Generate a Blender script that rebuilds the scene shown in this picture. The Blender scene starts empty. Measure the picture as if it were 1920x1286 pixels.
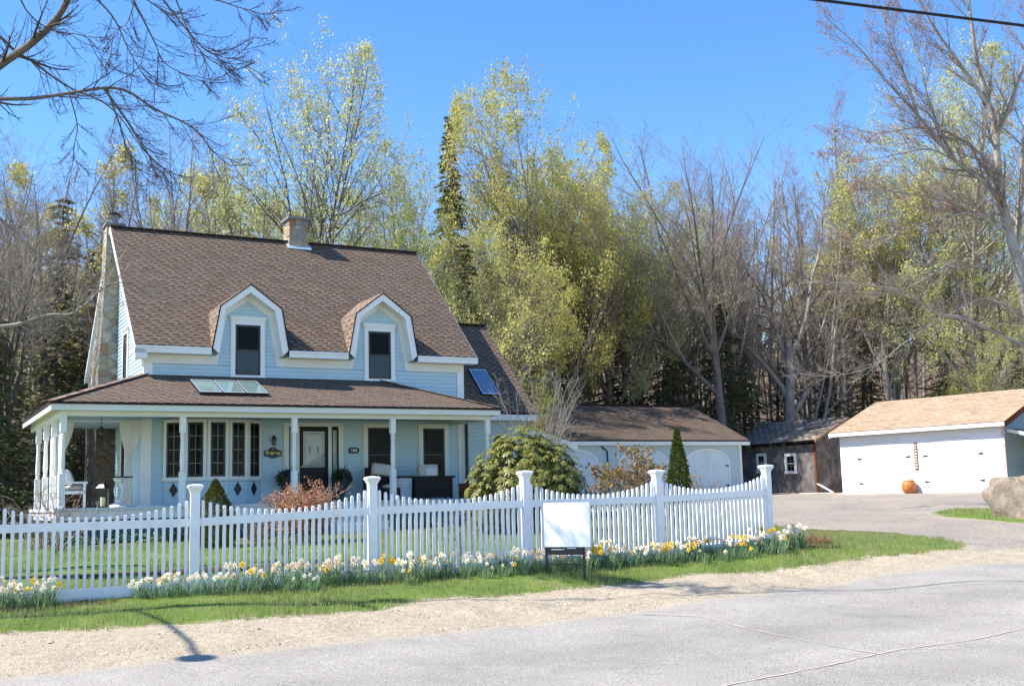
import bpy, math, random
import numpy as np
from mathutils import Vector, Matrix

# ---------------------------------------------------------------- camera, world, sun
scene = bpy.context.scene
R = math.radians
cam_data = bpy.data.cameras.new("camera")
cam_data.sensor_width = 36.0
cam_data.lens = 39.94
cam_data.clip_start = 0.1
cam_data.clip_end = 1500.0
camera = bpy.data.objects.new("camera", cam_data)
scene.collection.objects.link(camera)
camera.matrix_world = Matrix(((0.99967, 0.02551, 0.0, 0.0),
                              (0.00342, -0.13397, -0.99098, 0.0),
                              (-0.02528, 0.99066, -0.13401, 1.6),
                              (0, 0, 0, 1)))
scene.camera = camera

SUN_AZ = math.atan2(-0.645, -0.13)      # clockwise from +y
SUN_EL = R(48.5)
SUN = Vector((math.sin(SUN_AZ) * math.cos(SUN_EL), math.cos(SUN_AZ) * math.cos(SUN_EL), math.sin(SUN_EL)))
world = bpy.data.worlds.new("World")
scene.world = world
world.use_nodes = True
wn = world.node_tree
for n in list(wn.nodes):
    wn.nodes.remove(n)
sky = wn.nodes.new('ShaderNodeTexSky')
sky.sky_type = 'NISHITA'
sky.sun_disc = False
sky.sun_elevation = SUN_EL
sky.sun_rotation = SUN_AZ
sky.air_density = 1.0
sky.dust_density = 0.0
sky.ozone_density = 3.0
sky.altitude = 200
bg = wn.nodes.new('ShaderNodeBackground')
bg.inputs['Strength'].default_value = 0.138
wo = wn.nodes.new('ShaderNodeOutputWorld')
hs = wn.nodes.new('ShaderNodeHueSaturation'); hs.inputs['Saturation'].default_value = 1.24; hs.inputs['Hue'].default_value = .506
wn.links.new(sky.outputs[0], hs.inputs['Color']); wn.links.new(hs.outputs[0], bg.inputs[0])
wn.links.new(bg.outputs[0], wo.inputs[0])
sun_data = bpy.data.lights.new("sun", 'SUN')
sun_data.energy = 4.6
sun_data.angle = R(0.5)
sun_data.color = (1.0, 0.95, 0.88)
sun = bpy.data.objects.new("sun", sun_data)
scene.collection.objects.link(sun)
sun.rotation_euler = SUN.to_track_quat('Z', 'Y').to_euler()
scene.view_settings.view_transform = 'Standard'
scene.view_settings.look = 'None'
scene.view_settings.exposure = 1.05
scene.view_settings.gamma = 1.0
scene.cycles.max_bounces = 6
scene.cycles.transparent_max_bounces = 8
scene.cycles.use_denoising = True

C = scene.collection
rnd = random.Random(7)
NP = np.random.default_rng(11)

# ---------------------------------------------------------------- materials
MATS = {}
def new_mat(name):
    m = bpy.data.materials.new(name)
    m.use_nodes = True
    nt = m.node_tree
    b = nt.nodes['Principled BSDF']
    MATS[name] = m
    return m, nt, b
def mix_rgb(nt, fac, a, b, blend='MIX'):
    n = nt.nodes.new('ShaderNodeMix'); n.data_type = 'RGBA'; n.blend_type = blend
    for sock, v in ((n.inputs[0], fac), (n.inputs[6], a), (n.inputs[7], b)):
        if hasattr(v, 'is_linked') or hasattr(v, 'links'):
            nt.links.new(v, sock)
        elif isinstance(v, (int, float)):
            sock.default_value = v
        else:
            sock.default_value = (*v, 1) if len(v) == 3 else v
    return n.outputs[2]
def noise(nt, scale, detail=4, coord='Object', rough=.6, vec=None):
    if vec is None:
        tc = nt.nodes.new('ShaderNodeTexCoord'); vec = tc.outputs[coord]
    n = nt.nodes.new('ShaderNodeTexNoise')
    n.inputs['Scale'].default_value = scale; n.inputs['Detail'].default_value = detail
    n.inputs['Roughness'].default_value = rough
    nt.links.new(vec, n.inputs['Vector'])
    return n.outputs[0]
def ramp(nt, src, stops):
    r = nt.nodes.new('ShaderNodeValToRGB')
    e = r.color_ramp.elements
    while len(e) < len(stops): e.new(0.5)
    for i, (p, c) in enumerate(stops):
        e[i].position = p
        e[i].color = (c, c, c, 1) if isinstance(c, (int, float)) else (*c, 1)
    nt.links.new(src, r.inputs[0])
    return r.outputs[0]
def bump(nt, b, h, strength=.3, dist=.02):
    n = nt.nodes.new('ShaderNodeBump'); n.inputs['Strength'].default_value = strength
    n.inputs['Distance'].default_value = dist
    nt.links.new(h, n.inputs['Height']); nt.links.new(n.outputs[0], b.inputs['Normal'])
def pm(name, col, rough=.6, spec=.4, var=.12, scale=3.0, bmp=0, bscale=30, metal=0, dirt=None):
    m, nt, b = new_mat(name)
    b.inputs['Roughness'].default_value = rough
    b.inputs['Specular IOR Level'].default_value = spec
    b.inputs['Metallic'].default_value = metal
    f = noise(nt, scale, 5)
    lo = tuple(c * (1 - var) for c in col); hi = tuple(min(1, c * (1 + var)) for c in col)
    fr = ramp(nt, f, [(.3, 0.0), (.7, 1.0)])
    c = mix_rgb(nt, fr, lo, hi)
    if dirt:
        d = ramp(nt, noise(nt, dirt[1], 6), [(.5, 0.0), (.75, 1.0)])
        mul = nt.nodes.new('ShaderNodeMath'); mul.operation = 'MULTIPLY'; mul.inputs[1].default_value = dirt[2]
        nt.links.new(d, mul.inputs[0])
        c = mix_rgb(nt, mul.outputs[0], c, dirt[0])
    nt.links.new(c, b.inputs['Base Color'])
    if bmp: bump(nt, b, noise(nt, bscale, 4), bmp)
    return m
def leaf_mat(name, c1, c2, c3=None, trans=.35, scale=.6, rough=.6):
    m, nt, b = new_mat(name)
    f = ramp(nt, noise(nt, scale, 3), [(.35, 0.0), (.65, 1.0)])
    g = ramp(nt, noise(nt, scale * 9, 2), [(.35, 0.0), (.65, 1.0)])
    c = mix_rgb(nt, f, c1, c2)
    if c3: c = mix_rgb(nt, g, c, c3)
    oi = nt.nodes.new('ShaderNodeObjectInfo')
    hs = nt.nodes.new('ShaderNodeHueSaturation')
    mr = nt.nodes.new('ShaderNodeMapRange')
    mr.inputs[3].default_value = .85; mr.inputs[4].default_value = 1.15
    nt.links.new(oi.outputs['Random'], mr.inputs[0]); nt.links.new(mr.outputs[0], hs.inputs['Value'])
    nt.links.new(c, hs.inputs['Color'])
    nt.links.new(hs.outputs[0], b.inputs['Base Color'])
    b.inputs['Roughness'].default_value = rough
    b.inputs['Specular IOR Level'].default_value = .25
    if trans:
        t = nt.nodes.new('ShaderNodeBsdfTranslucent'); nt.links.new(hs.outputs[0], t.inputs[0])
        mx = nt.nodes.new('ShaderNodeMixShader'); mx.inputs[0].default_value = trans
        out = nt.nodes['Material Output']
        nt.links.new(b.outputs[0], mx.inputs[1]); nt.links.new(t.outputs[0], mx.inputs[2])
        nt.links.new(mx.outputs[0], out.inputs[0])
    return m
def shingle_mat(name, cols, dark, w=.32, h=.14, lit=1.0):
    m, nt, b = new_mat(name)
    uv = nt.nodes.new('ShaderNodeUVMap')
    def brick(w_, h_, c1, c2, mc, mort, off=.5, bias=0):
        k = nt.nodes.new('ShaderNodeTexBrick')
        k.offset = off; k.inputs['Scale'].default_value = 1
        k.inputs['Brick Width'].default_value = w_; k.inputs['Row Height'].default_value = h_
        k.inputs['Mortar Size'].default_value = mort; k.inputs['Mortar Smooth'].default_value = .2
        k.inputs['Bias'].default_value = bias
        k.inputs['Color1'].default_value = (*c1, 1); k.inputs['Color2'].default_value = (*c2, 1)
        k.inputs['Mortar'].default_value = (*mc, 1)
        # wobble so the courses are not ruled lines
        va = nt.nodes.new('ShaderNodeVectorMath'); va.operation = 'ADD'
        nz = nt.nodes.new('ShaderNodeTexNoise'); nz.inputs['Scale'].default_value = 1.17
        nt.links.new(uv.outputs[0], nz.inputs['Vector'])
        vs = nt.nodes.new('ShaderNodeVectorMath'); vs.operation = 'SCALE'; vs.inputs['Scale'].default_value = .04
        nt.links.new(nz.outputs['Color'], vs.inputs[0])
        nt.links.new(uv.outputs[0], va.inputs[0]); nt.links.new(vs.outputs[0], va.inputs[1])
        nt.links.new(va.outputs[0], k.inputs['Vector'])
        return k
    a = brick(w, h, cols[0], cols[1], tuple(c * .8 for c in cols[0]), .006)
    f = ramp(nt, noise(nt, 1.1, 6, vec=uv.outputs[0]), [(.35, 0.0), (.65, 1.0)])
    c = mix_rgb(nt, f, a.outputs[0], cols[2]);
    nt.nodes[-1] if False else None
    # dark printed shadow-band dashes on the lower part of every other tab
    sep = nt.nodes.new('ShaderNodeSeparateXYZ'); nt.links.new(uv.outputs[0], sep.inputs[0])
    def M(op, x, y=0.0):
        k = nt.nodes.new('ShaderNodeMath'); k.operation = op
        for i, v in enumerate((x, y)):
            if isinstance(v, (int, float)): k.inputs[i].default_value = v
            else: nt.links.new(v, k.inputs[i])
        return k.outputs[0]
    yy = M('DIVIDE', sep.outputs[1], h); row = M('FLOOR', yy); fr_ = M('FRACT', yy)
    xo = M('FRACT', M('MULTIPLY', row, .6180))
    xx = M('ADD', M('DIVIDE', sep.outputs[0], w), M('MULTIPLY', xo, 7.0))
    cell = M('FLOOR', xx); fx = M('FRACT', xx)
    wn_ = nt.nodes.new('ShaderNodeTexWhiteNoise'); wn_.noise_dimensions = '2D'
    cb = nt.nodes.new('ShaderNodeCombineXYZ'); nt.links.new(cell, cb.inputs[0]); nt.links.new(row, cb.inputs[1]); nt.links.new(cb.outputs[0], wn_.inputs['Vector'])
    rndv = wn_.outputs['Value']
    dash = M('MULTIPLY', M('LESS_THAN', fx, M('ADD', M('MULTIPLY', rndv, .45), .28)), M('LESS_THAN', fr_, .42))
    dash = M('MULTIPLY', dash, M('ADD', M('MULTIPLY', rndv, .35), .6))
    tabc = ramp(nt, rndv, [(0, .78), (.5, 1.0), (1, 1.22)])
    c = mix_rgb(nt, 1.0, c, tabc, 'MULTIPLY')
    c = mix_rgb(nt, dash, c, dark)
    class _F: pass
    fr = _F(); fr.outputs = [fr_]
    g = ramp(nt, noise(nt, 60, 2, vec=uv.outputs[0]), [(.3, .75), (.7, 1.15)])
    c = mix_rgb(nt, 1.0, c, g, 'MULTIPLY')
    nt.links.new(c, b.inputs['Base Color'])
    b.inputs['Roughness'].default_value = .9; b.inputs['Specular IOR Level'].default_value = .15
    sb = nt.nodes.new('ShaderNodeMath'); sb.operation = 'SUBTRACT'; sb.inputs[0].default_value = 1
    nt.links.new(fr.outputs[0], sb.inputs[1])
    bump(nt, b, sb.outputs[0], .6, .012)
    return m

pm('white_paint', (.80, .80, .78), .45, .4, .03, 2.0, dirt=((.55, .52, .46), 2.5, .25))
pm('vinyl_white', (.82, .82, .83), .38, .45, .035, 2.0, dirt=((.42, .45, .36), 4.0, .32))
pm('cream_trim', (.74, .74, .68), .5, .35, .04, 2.0)
pm('blue_siding', (.47, .62, .675), .55, .35, .05, .7, bmp=.06, bscale=60)
pm('grey_siding', (.45, .56, .57), .6, .3, .05, .7, bmp=.06, bscale=60)
pm('white_siding', (.80, .82, .83), .5, .35, .03, .8, bmp=.05, bscale=50, dirt=((.6, .6, .56), 1.2, .15))
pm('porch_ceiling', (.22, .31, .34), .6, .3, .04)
pm('deck_boards', (.62, .62, .60), .6, .3, .08, 6)
pm('black_sash', (.014, .015, .018), .35, .5, .1)
pm('door_black', (.010, .010, .013), .4, .2, .1)
pm('dark_interior', (.012, .012, .014), .9, .1, .2)
pm('curtain_cloth', (.78, .77, .72), .85, .1, .05, 8)
pm('window_curtain', (.13, .16, .165), .85, .1, .1, 8)
pm('muntin', (.42, .36, .26), .5, .4, .1)
pm('diamond_dark', (.015, .017, .024), .4, .4, .1)
pm('flashing', (.72, .75, .78), .35, .5, .1, 6, metal=.6)
pm('slate_cap', (.20, .21, .22), .8, .3, .2, 4, bmp=.3)
pm('lattice', (.12, .12, .16), .8, .2, .2)
pm('wicker', (.025, .017, .015), .6, .4, .4, 60, bmp=.6, bscale=120)
pm('cushion', (.58, .54, .48), .9, .1, .1, 5)
pm('cushion_pink', (.66, .45, .40), .9, .1, .4, 9)
pm('galvanised', (.50, .55, .62), .4, .5, .1, 8, metal=.3)
pm('metal_black', (.01, .012, .012), .45, .5, .1)
pm('sign_white', (.88, .88, .88), .5, .3, .01)
pm('gold_paint', (.80, .58, .22), .5, .5, .1)
pm('urn_slate', (.06, .075, .085), .6, .4, .2)
pm('terracotta', (.50, .17, .045), .5, .4, .25, 6, bmp=.2)
pm('candle', (.75, .66, .42), .6, .3, .05)
pm('bark_grey', (.26, .225, .195), .9, .15, .35, 3, bmp=.6, bscale=18)
pm('bark_dark', (.14, .12, .105), .9, .15, .35, 3, bmp=.6, bscale=18)
pm('bark_pale', (.31, .28, .235), .9, .15, .35, 3, bmp=.5, bscale=14, dirt=((.33, .36, .28), 2.0, .6))
pm('twig_brown', (.27, .22, .18), .9, .15, .3, 3)
pm('twig_reddish', (.31, .225, .185), .9, .15, .3, 3)
pm('twig_dark', (.075, .06, .055), .9, .15, .3, 3)
pm('twig_pale', (.36, .33, .27), .9, .15, .3, 3)
pm('shed_wood', (.15, .13, .125), .95, .1, .45, 2.2, bmp=.5, bscale=12, dirt=((.40, .39, .38), 1.6, .7))
pm('shed_edge', (.16, .055, .03), .9, .1, .3)
pm('raw_wood', (.42, .27, .15), .8, .2, .35, 8, bmp=.4)
pm('log_bark', (.26, .17, .11), .9, .1, .4, 8, bmp=.5)
pm('log_end', (.62, .44, .27), .8, .1, .3, 12)
pm('pole_wood', (.12, .09, .07), .9, .1, .3)
pm('cable_black', (.008, .008, .009), .5, .3, .1)
leaf_mat('bud_green', (.52, .52, .17), (.62, .57, .20), (.46, .51, .18), .55)
leaf_mat('bud_yellow', (.64, .58, .18), (.74, .66, .22), (.50, .49, .15), .55)
leaf_mat('bud_pale', (.58, .58, .28), (.66, .61, .28), (.54, .58, .28), .55)
leaf_mat('bud_red', (.34, .17, .15), (.42, .24, .20), None, .2)
leaf_mat('hemlock_needles', (.06, .085, .03), (.10, .125, .045), (.12, .135, .055), .2)
leaf_mat('hemlock_olive', (.09, .10, .045), (.14, .145, .065), (.17, .155, .075), .2)
leaf_mat('rhododendron_leaf', (.15, .165, .035), (.06, .10, .02), (.26, .23, .065), .2, 1.8, .4)
leaf_mat('arborvitae_leaf', (.11, .14, .02), (.20, .20, .03), (.07, .10, .015), .15, 2.0)
leaf_mat('dwarf_spruce_leaf', (.13, .13, .02), (.20, .17, .03), (.08, .09, .015), .15, 2.0)
leaf_mat('brown_leaf', (.24, .13, .07), (.34, .19, .09), (.22, .20, .06), .3, 2.0)
leaf_mat('dark_leaf', (.03, .045, .03), (.05, .07, .04), None, .1, 2.0)
leaf_mat('barberry_leaf', (.48, .15, .07), (.58, .24, .12), (.60, .34, .2), .3, 3.0)
leaf_mat('grass_blade', (.19, .27, .06), (.28, .35, .09), (.35, .35, .15), .35, .5)
leaf_mat('daffodil_leaf', (.24, .34, .17), (.33, .42, .24), (.16, .26, .10), .35, 3.0, .4)
leaf_mat('petal_white', (.85, .80, .68), (.88, .84, .76), None, .3, 3.0)
leaf_mat('petal_yellow', (.86, .62, .04), (.88, .70, .10), None, .3, 3.0)
leaf_mat('petal_cream', (.88, .72, .52), (.86, .80, .60), None, .3, 3.0)
leaf_mat('trumpet_orange', (.85, .45, .05), (.85, .55, .10), None, .3, 3.0)
leaf_mat('trumpet_peach', (.86, .62, .42), (.88, .72, .5), None, .3, 3.0)
leaf_mat('dry_stalk', (.46, .30, .17), (.58, .40, .24), (.32, .19, .10), .2, 4.0)
leaf_mat('flower_red', (.55, .05, .07), (.60, .15, .20), (.6, .4, .42), .2, 4.0)
leaf_mat('litter_leaf', (.26, .10, .05), (.38, .18, .09), (.20, .09, .05), .2, 4.0)
shingle_mat('roof_shingle', ((.126, .087, .062), (.188, .136, .098), (.15, .108, .08)), (.019, .015, .013), .27, .128)
shingle_mat('dormer_shingle', ((.20, .14, .10), (.28, .205, .15), (.23, .17, .125)), (.09, .06, .045))
shingle_mat('tan_shingle', ((.35, .25, .165), (.42, .31, .205), (.39, .28, .185)), (.31, .225, .145), .35, .16)
shingle_mat('shed_shingle', ((.25, .19, .145), (.14, .11, .085), (.34, .27, .21)), (.05, .04, .035), .4, .16)

def glass_mat():
    m, nt, b = new_mat('window_glass')
    out = nt.nodes['Material Output']
    tr = nt.nodes.new('ShaderNodeBsdfTransparent'); tr.inputs[0].default_value = (.8, .85, .86, 1)
    gl = nt.nodes.new('ShaderNodeBsdfGlossy'); gl.inputs['Roughness'].default_value = .02
    fr = nt.nodes.new('ShaderNodeFresnel'); fr.inputs[0].default_value = 1.17
    mx = nt.nodes.new('ShaderNodeMixShader')
    nt.links.new(fr.outputs[0], mx.inputs[0]); nt.links.new(tr.outputs[0], mx.inputs[1]); nt.links.new(gl.outputs[0], mx.inputs[2])
    nt.links.new(mx.outputs[0], out.inputs[0])
glass_mat()
def sky_glass(name, col, rough):
    m, nt, b = new_mat(name)
    b.inputs['Base Color'].default_value = (*col, 1); b.inputs['Roughness'].default_value = rough
    b.inputs['Specular IOR Level'].default_value = 1.0; b.inputs['Coat Weight'].default_value = 1.0
    b.inputs['Coat Roughness'].default_value = .03
sky_glass('skylight_glass', (.20, .30, .27), .15)
sky_glass('skylight_blue', (.10, .16, .26), .15)
sky_glass('etched_glass', (.20, .21, .20), .4)
def stone_mat():
    m, nt, b = new_mat('field_stone')
    tc = nt.nodes.new('ShaderNodeTexCoord')
    v = nt.nodes.new('ShaderNodeTexVoronoi'); v.inputs['Scale'].default_value = 3.6
    nt.links.new(tc.outputs['Object'], v.inputs['Vector'])
    e = nt.nodes.new('ShaderNodeTexVoronoi'); e.feature = 'DISTANCE_TO_EDGE'; e.inputs['Scale'].default_value = 3.6
    nt.links.new(tc.outputs['Object'], e.inputs['Vector'])
    sp = nt.nodes.new('ShaderNodeSeparateColor'); nt.links.new(v.outputs['Color'], sp.inputs[0])
    c = ramp(nt, sp.outputs[0], [(0, (.42, .27, .13)), (.25, (.26, .25, .22)), (.45, (.52, .40, .25)), (.6, (.30, .14, .07)), (.8, (.55, .53, .47)), (1, (.20, .20, .19))])
    c2 = mix_rgb(nt, ramp(nt, noise(nt, 14, 5), [(.3, 0.0), (.7, 1.0)]), c, mix_rgb(nt, .5, c, (.2, .17, .13)))
    k = ramp(nt, e.outputs[0], [(.02, 0.0), (.07, 1.0)])
    nt.links.new(mix_rgb(nt, k, (.30, .27, .22), c2), b.inputs['Base Color'])
    b.inputs['Roughness'].default_value = .9
    bump(nt, b, ramp(nt, e.outputs[0], [(.0, 0.0), (.2, 1.0)]), .8, .05)
stone_mat()
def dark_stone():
    m = MATS['field_stone'].copy(); m.name = 'shade_tinted_stone'; MATS['shade_tinted_stone'] = m
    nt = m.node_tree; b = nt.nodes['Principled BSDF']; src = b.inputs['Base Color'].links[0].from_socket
    nt.links.new(mix_rgb(nt, 1.0, src, (.28, .26, .25), 'MULTIPLY'), b.inputs['Base Color'])  # stone colour multiplied down to stand for deep porch shade
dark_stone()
pm('garage_door_paint', (.60, .68, .69), .6, .3, .05, 1.2, dirt=((.42, .44, .42), 1.5, .3))
def boulder_mat():
    m, nt, b = new_mat('boulder_rock')
    f = ramp(nt, noise(nt, 1.2, 8), [(.4, 0.0), (.6, 1.0)])
    g = ramp(nt, noise(nt, 7, 8, rough=.7), [(.35, 0.0), (.65, 1.0)])
    c = mix_rgb(nt, f, (.24, .16, .11), (.19, .15, .10))
    c = mix_rgb(nt, g, c, (.29, .25, .21))
    geo = nt.nodes.new('ShaderNodeNewGeometry'); sp = nt.nodes.new('ShaderNodeSeparateXYZ')
    nt.links.new(geo.outputs['Normal'], sp.inputs[0])
    moss = ramp(nt, sp.outputs[2], [(.55, 0.0), (.8, 1.0)])
    mm = nt.nodes.new('ShaderNodeMath'); mm.operation = 'MULTIPLY'
    nt.links.new(moss, mm.inputs[0]); nt.links.new(ramp(nt, noise(nt, 3, 5), [(.4, 0.0), (.55, .8)]), mm.inputs[1])
    c = mix_rgb(nt, mm.outputs[0], c, (.20, .17, .06))
    nt.links.new(c, b.inputs['Base Color']); b.inputs['Roughness'].default_value = .95
    bump(nt, b, noise(nt, 9, 8), .7, .05)
boulder_mat()

# ---------------------------------------------------------------- mesh helpers
def raw_mesh(name, V, F, k, mat_idx=None, uv=None, smooth=False):
    """V (N,3), F (M,k) ints -> mesh, all faces with k corners."""
    V = np.asarray(V, np.float32).reshape(-1, 3); F = np.asarray(F, np.int32).reshape(-1, k)
    me = bpy.data.meshes.new(name)
    me.vertices.add(len(V)); me.vertices.foreach_set('co', V.ravel())
    me.loops.add(F.size); me.loops.foreach_set('vertex_index', F.ravel())
    me.polygons.add(len(F)); me.polygons.foreach_set('loop_start', np.arange(0, F.size, k, dtype=np.int32))
    me.polygons.foreach_set('loop_total', np.full(len(F), k, np.int32))
    if mat_idx is not None: me.polygons.foreach_set('material_index', np.asarray(mat_idx, np.int32))
    if smooth: me.polygons.foreach_set('use_smooth', np.ones(len(F), bool))
    me.update(calc_edges=True)
    return me
def link(name, me, mats, parent=None, loc=None):
    for m in ([mats] if isinstance(mats, str) else mats):
        me.materials.append(MATS[m])
    o = bpy.data.objects.new(name, me)
    C.objects.link(o)
    if parent is not None: o.parent = parent
    if loc is not None: o.location = loc
    return o
def tag(o, label=None, cat=None, group=None, kind=None):
    if label: o['label'] = label
    if cat: o['category'] = cat
    if group: o['group'] = group
    if kind: o['kind'] = kind
    return o
def empty(name, loc=(0, 0, 0), rz=0.0, label=None, cat=None, group=None, parent=None):
    o = bpy.data.objects.new(name, None); C.objects.link(o)
    o.empty_display_size = .2
    o.location = loc; o.rotation_euler = (0, 0, rz)
    if parent: o.parent = parent
    return tag(o, label, cat, group)
def copy_tree(o, parent=None):
    c = o.copy(); C.objects.link(c)
    if parent is not None: c.parent = parent
    for ch in list(o.children):
        copy_tree(ch, c)
    return c

class MB:
    def __init__(s): s.v = []; s.f = []; s.m = []; s.uv = []
    def face(s, pts, m=0, uv=None):
        i = len(s.v); s.v += [tuple(p) for p in pts]; s.f.append(tuple(range(i, i + len(pts)))); s.m.append(m)
        s.uv.append(uv or [(p[0], p[2]) for p in pts])
    def box(s, x0, y0, z0, x1, y1, z1, m=0):
        p = [(x0, y0, z0), (x1, y0, z0), (x1, y1, z0), (x0, y1, z0), (x0, y0, z1), (x1, y0, z1), (x1, y1, z1), (x0, y1, z1)]
        s.hexa(p, m)
    def hexa(s, p, m=0):
        for q in ((0, 3, 2, 1), (4, 5, 6, 7), (0, 1, 5, 4), (1, 2, 6, 5), (2, 3, 7, 6), (3, 0, 4, 7)):
            s.face([p[i] for i in q], m)
    def bar(s, a, b, w, h, m=0, up=(0, 0, 1)):
        a = Vector(a); b = Vector(b); d = (b - a).normalized(); u = Vector(up)
        if abs(d.dot(u)) > .98: u = Vector((0, 1, 0))
        sd = d.cross(u).normalized() * w / 2; u2 = sd.cross(d).normalized() * h / 2
        s.hexa([a - sd - u2, a + sd - u2, b + sd - u2, b - sd - u2, a - sd + u2, a + sd + u2, b + sd + u2, b - sd + u2], m)
    def prism(s, poly, v0, v1, m=0, axis='v'):
        """poly of (u,z) extruded from v0 to v1 (axis v) or poly of (u,v) from z0 to z1."""
        f = (lambda p, t: (p[0], t, p[1])) if axis == 'v' else (lambda p, t: (p[0], p[1], t)) if axis == 'z' else (lambda p, t: (t, p[0], p[1]))
        s.face([f(p, v0) for p in poly], m); s.face([f(p, v1) for p in reversed(poly)], m)
        n = len(poly)
        for i in range(n):
            a, b = poly[i], poly[(i + 1) % n]
            s.face([f(a, v0), f(a, v1), f(b, v1), f(b, v0)], m)
    def lathe(s, prof, n=16, c=(0, 0, 0), m=0):
        for (r0, z0), (r1, z1) in zip(prof[:-1], prof[1:]):
            for i in range(n):
                a0 = 2 * math.pi * i / n; a1 = 2 * math.pi * (i + 1) / n
                p = [(c[0] + r0 * math.cos(a0), c[1] + r0 * math.sin(a0), c[2] + z0), (c[0] + r0 * math.cos(a1), c[1] + r0 * math.sin(a1), c[2] + z0),
                     (c[0] + r1 * math.cos(a1), c[1] + r1 * math.sin(a1), c[2] + z1), (c[0] + r1 * math.cos(a0), c[1] + r1 * math.sin(a0), c[2] + z1)]
                s.face(p, m)
    def tube(s, pts, r, n=8, m=0):
        pts = [Vector(p) for p in pts]; rr = r if isinstance(r, (list, tuple)) else [r] * len(pts)
        rings = []
        for i, p in enumerate(pts):
            d = (pts[min(i + 1, len(pts) - 1)] - pts[max(i - 1, 0)]).normalized()
            a = d.cross(Vector((0, 0, 1)) if abs(d.z) < .95 else Vector((1, 0, 0))).normalized(); b = d.cross(a)
            rings.append([p + (a * math.cos(2 * math.pi * k / n) + b * math.sin(2 * math.pi * k / n)) * rr[i] for k in range(n)])
        for a, b in zip(rings[:-1], rings[1:]):
            for k in range(n):
                s.face([a[k], a[(k + 1) % n], b[(k + 1) % n], b[k]], m)
        s.face(list(reversed(rings[0])), m); s.face(rings[-1], m)
    def siding(s, poly, fn, expo=.112, out=.026, m=0, z0=None):
        """clapboards over the convex (u,z) polygon; fn(u,z,o) -> point o metres in front of the wall"""
        zs = [p[1] for p in poly]; zb = min(zs); zt = max(zs)
        def rng(z):
            us = []
            for (a, b) in zip(poly, poly[1:] + poly[:1]):
                lo, hi = min(a[1], b[1]), max(a[1], b[1])
                if lo - 1e-9 <= z <= hi + 1e-9:
                    if abs(hi - lo) < 1e-9: us += [a[0], b[0]]
                    else: us.append(a[0] + (b[0] - a[0]) * (z - a[1]) / (b[1] - a[1]))
            return (min(us), max(us)) if us else None
        k = math.floor(zb / expo)
        while k * expo < zt:
            a = max(zb + 1e-6, k * expo); b = min(zt - 1e-6, (k + 1) * expo); k += 1
            if b - a < .004: continue
            ra, rb = rng(a), rng(b)
            if not ra or not rb: continue
            s.face([fn(ra[0], a, out), fn(ra[1], a, out), fn(rb[1], b, .003), fn(rb[0], b, .003)], m)
            s.face([fn(ra[0], a, .001), fn(ra[1], a, .001), fn(ra[1], a, out), fn(ra[0], a, out)], m)
    def build(s, name, mats, parent=None, loc=None, smooth=False, weld=False):
        me = bpy.data.meshes.new(name)
        me.from_pydata(s.v, [], s.f)
        me.polygons.foreach_set('material_index', s.m)
        ul = me.uv_layers.new(name='UVMap')
        flat = [c for f in s.uv for p in f for c in p]
        ul.data.foreach_set('uv', flat)
        if weld or smooth:
            import bmesh
            bm = bmesh.new(); bm.from_mesh(me); bmesh.ops.remove_doubles(bm, verts=bm.verts, dist=1e-4)
            bmesh.ops.recalc_face_normals(bm, faces=bm.faces); bm.to_mesh(me); bm.free()
        if smooth:
            me.polygons.foreach_set('use_smooth', [True] * len(me.polygons))
        me.update()
        return link(name, me, mats, parent, loc)

# ---------------------------------------------------------------- terrain
CP = np.array([(-12,4,0),(-5,10,0),(0,5,0),(0,13.5,.02),(10,5,.03),(10,19,.1),(18,14,.1),(25,28,.25),(-20,-2,0),(0,0,0),(0,-25,0),(30,0,.1),(-30,-25,0),(35,-25,0),
(-6.1,13.6,.15),(-3.65,14.2,.2),(0,16.9,.24),(2.1,18.4,.26),(4.8,20.0,.28),(8.7,23,.32),
(-9.5,14.6,.22),(-4.6,16.5,.31),(.24,18.6,.42),(4.75,21.5,.55),
(-14,20,.5),(-8,20,.5),(-3,22,.55),(1,24,.62),(4,26,.66),(-10.5,26.5,.7),(-5,27.5,.72),(0,31,.8),(-14,32,.75),(6,34,.78),(4,45,1.15),(3,50,1.38),(11,55,1.44),(15.5,54.3,1.31),(20.6,48,1.28),(13.5,60,1.45),(22,58,1.5),
(14,32,.66),(8,37,.85),(8.7,29,.5),(12,27,.36),(20,38,.8),
(-10,50,1.2),(0,75,2.6),(-30,60,1.6),(30,72,2.6),(0,110,8),(-40,100,6),(40,100,8),(0,160,19),(-70,160,17),(70,160,20),(-40,30,.8),(45,50,1.6),(45,22,.5),(-35,5,.1),(0,230,30),(-110,230,28),(110,230,30)], float)
def _U(r2): return np.where(r2 > 1e-9, .5 * r2 * np.log(np.maximum(r2, 1e-12)), 0)
def _fit(P, lam=2.0):
    n = len(P); X = P[:, :2]; K = _U(((X[:, None] - X[None]) ** 2).sum(-1)) + lam * np.eye(n)
    Pm = np.c_[np.ones(n), X]; A = np.block([[K, Pm], [Pm.T, np.zeros((3, 3))]])
    return np.linalg.solve(A, np.r_[P[:, 2], np.zeros(3)])
WT = _fit(CP)
def HT(x, y):
    x = np.asarray(x, float); y = np.asarray(y, float); sh = x.shape
    p = np.c_[x.ravel(), y.ravel()]; out = np.zeros(len(p))
    for i in range(0, len(p), 20000):
        q = p[i:i + 20000]
        out[i:i + 20000] = _U(((q[:, None] - CP[None, :, :2]) ** 2).sum(-1)) @ WT[:-3] + WT[-3] + q @ WT[-2:]
    return out.reshape(sh)
def gz(x, y): return float(HT(np.array([x]), np.array([y]))[0])

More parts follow.
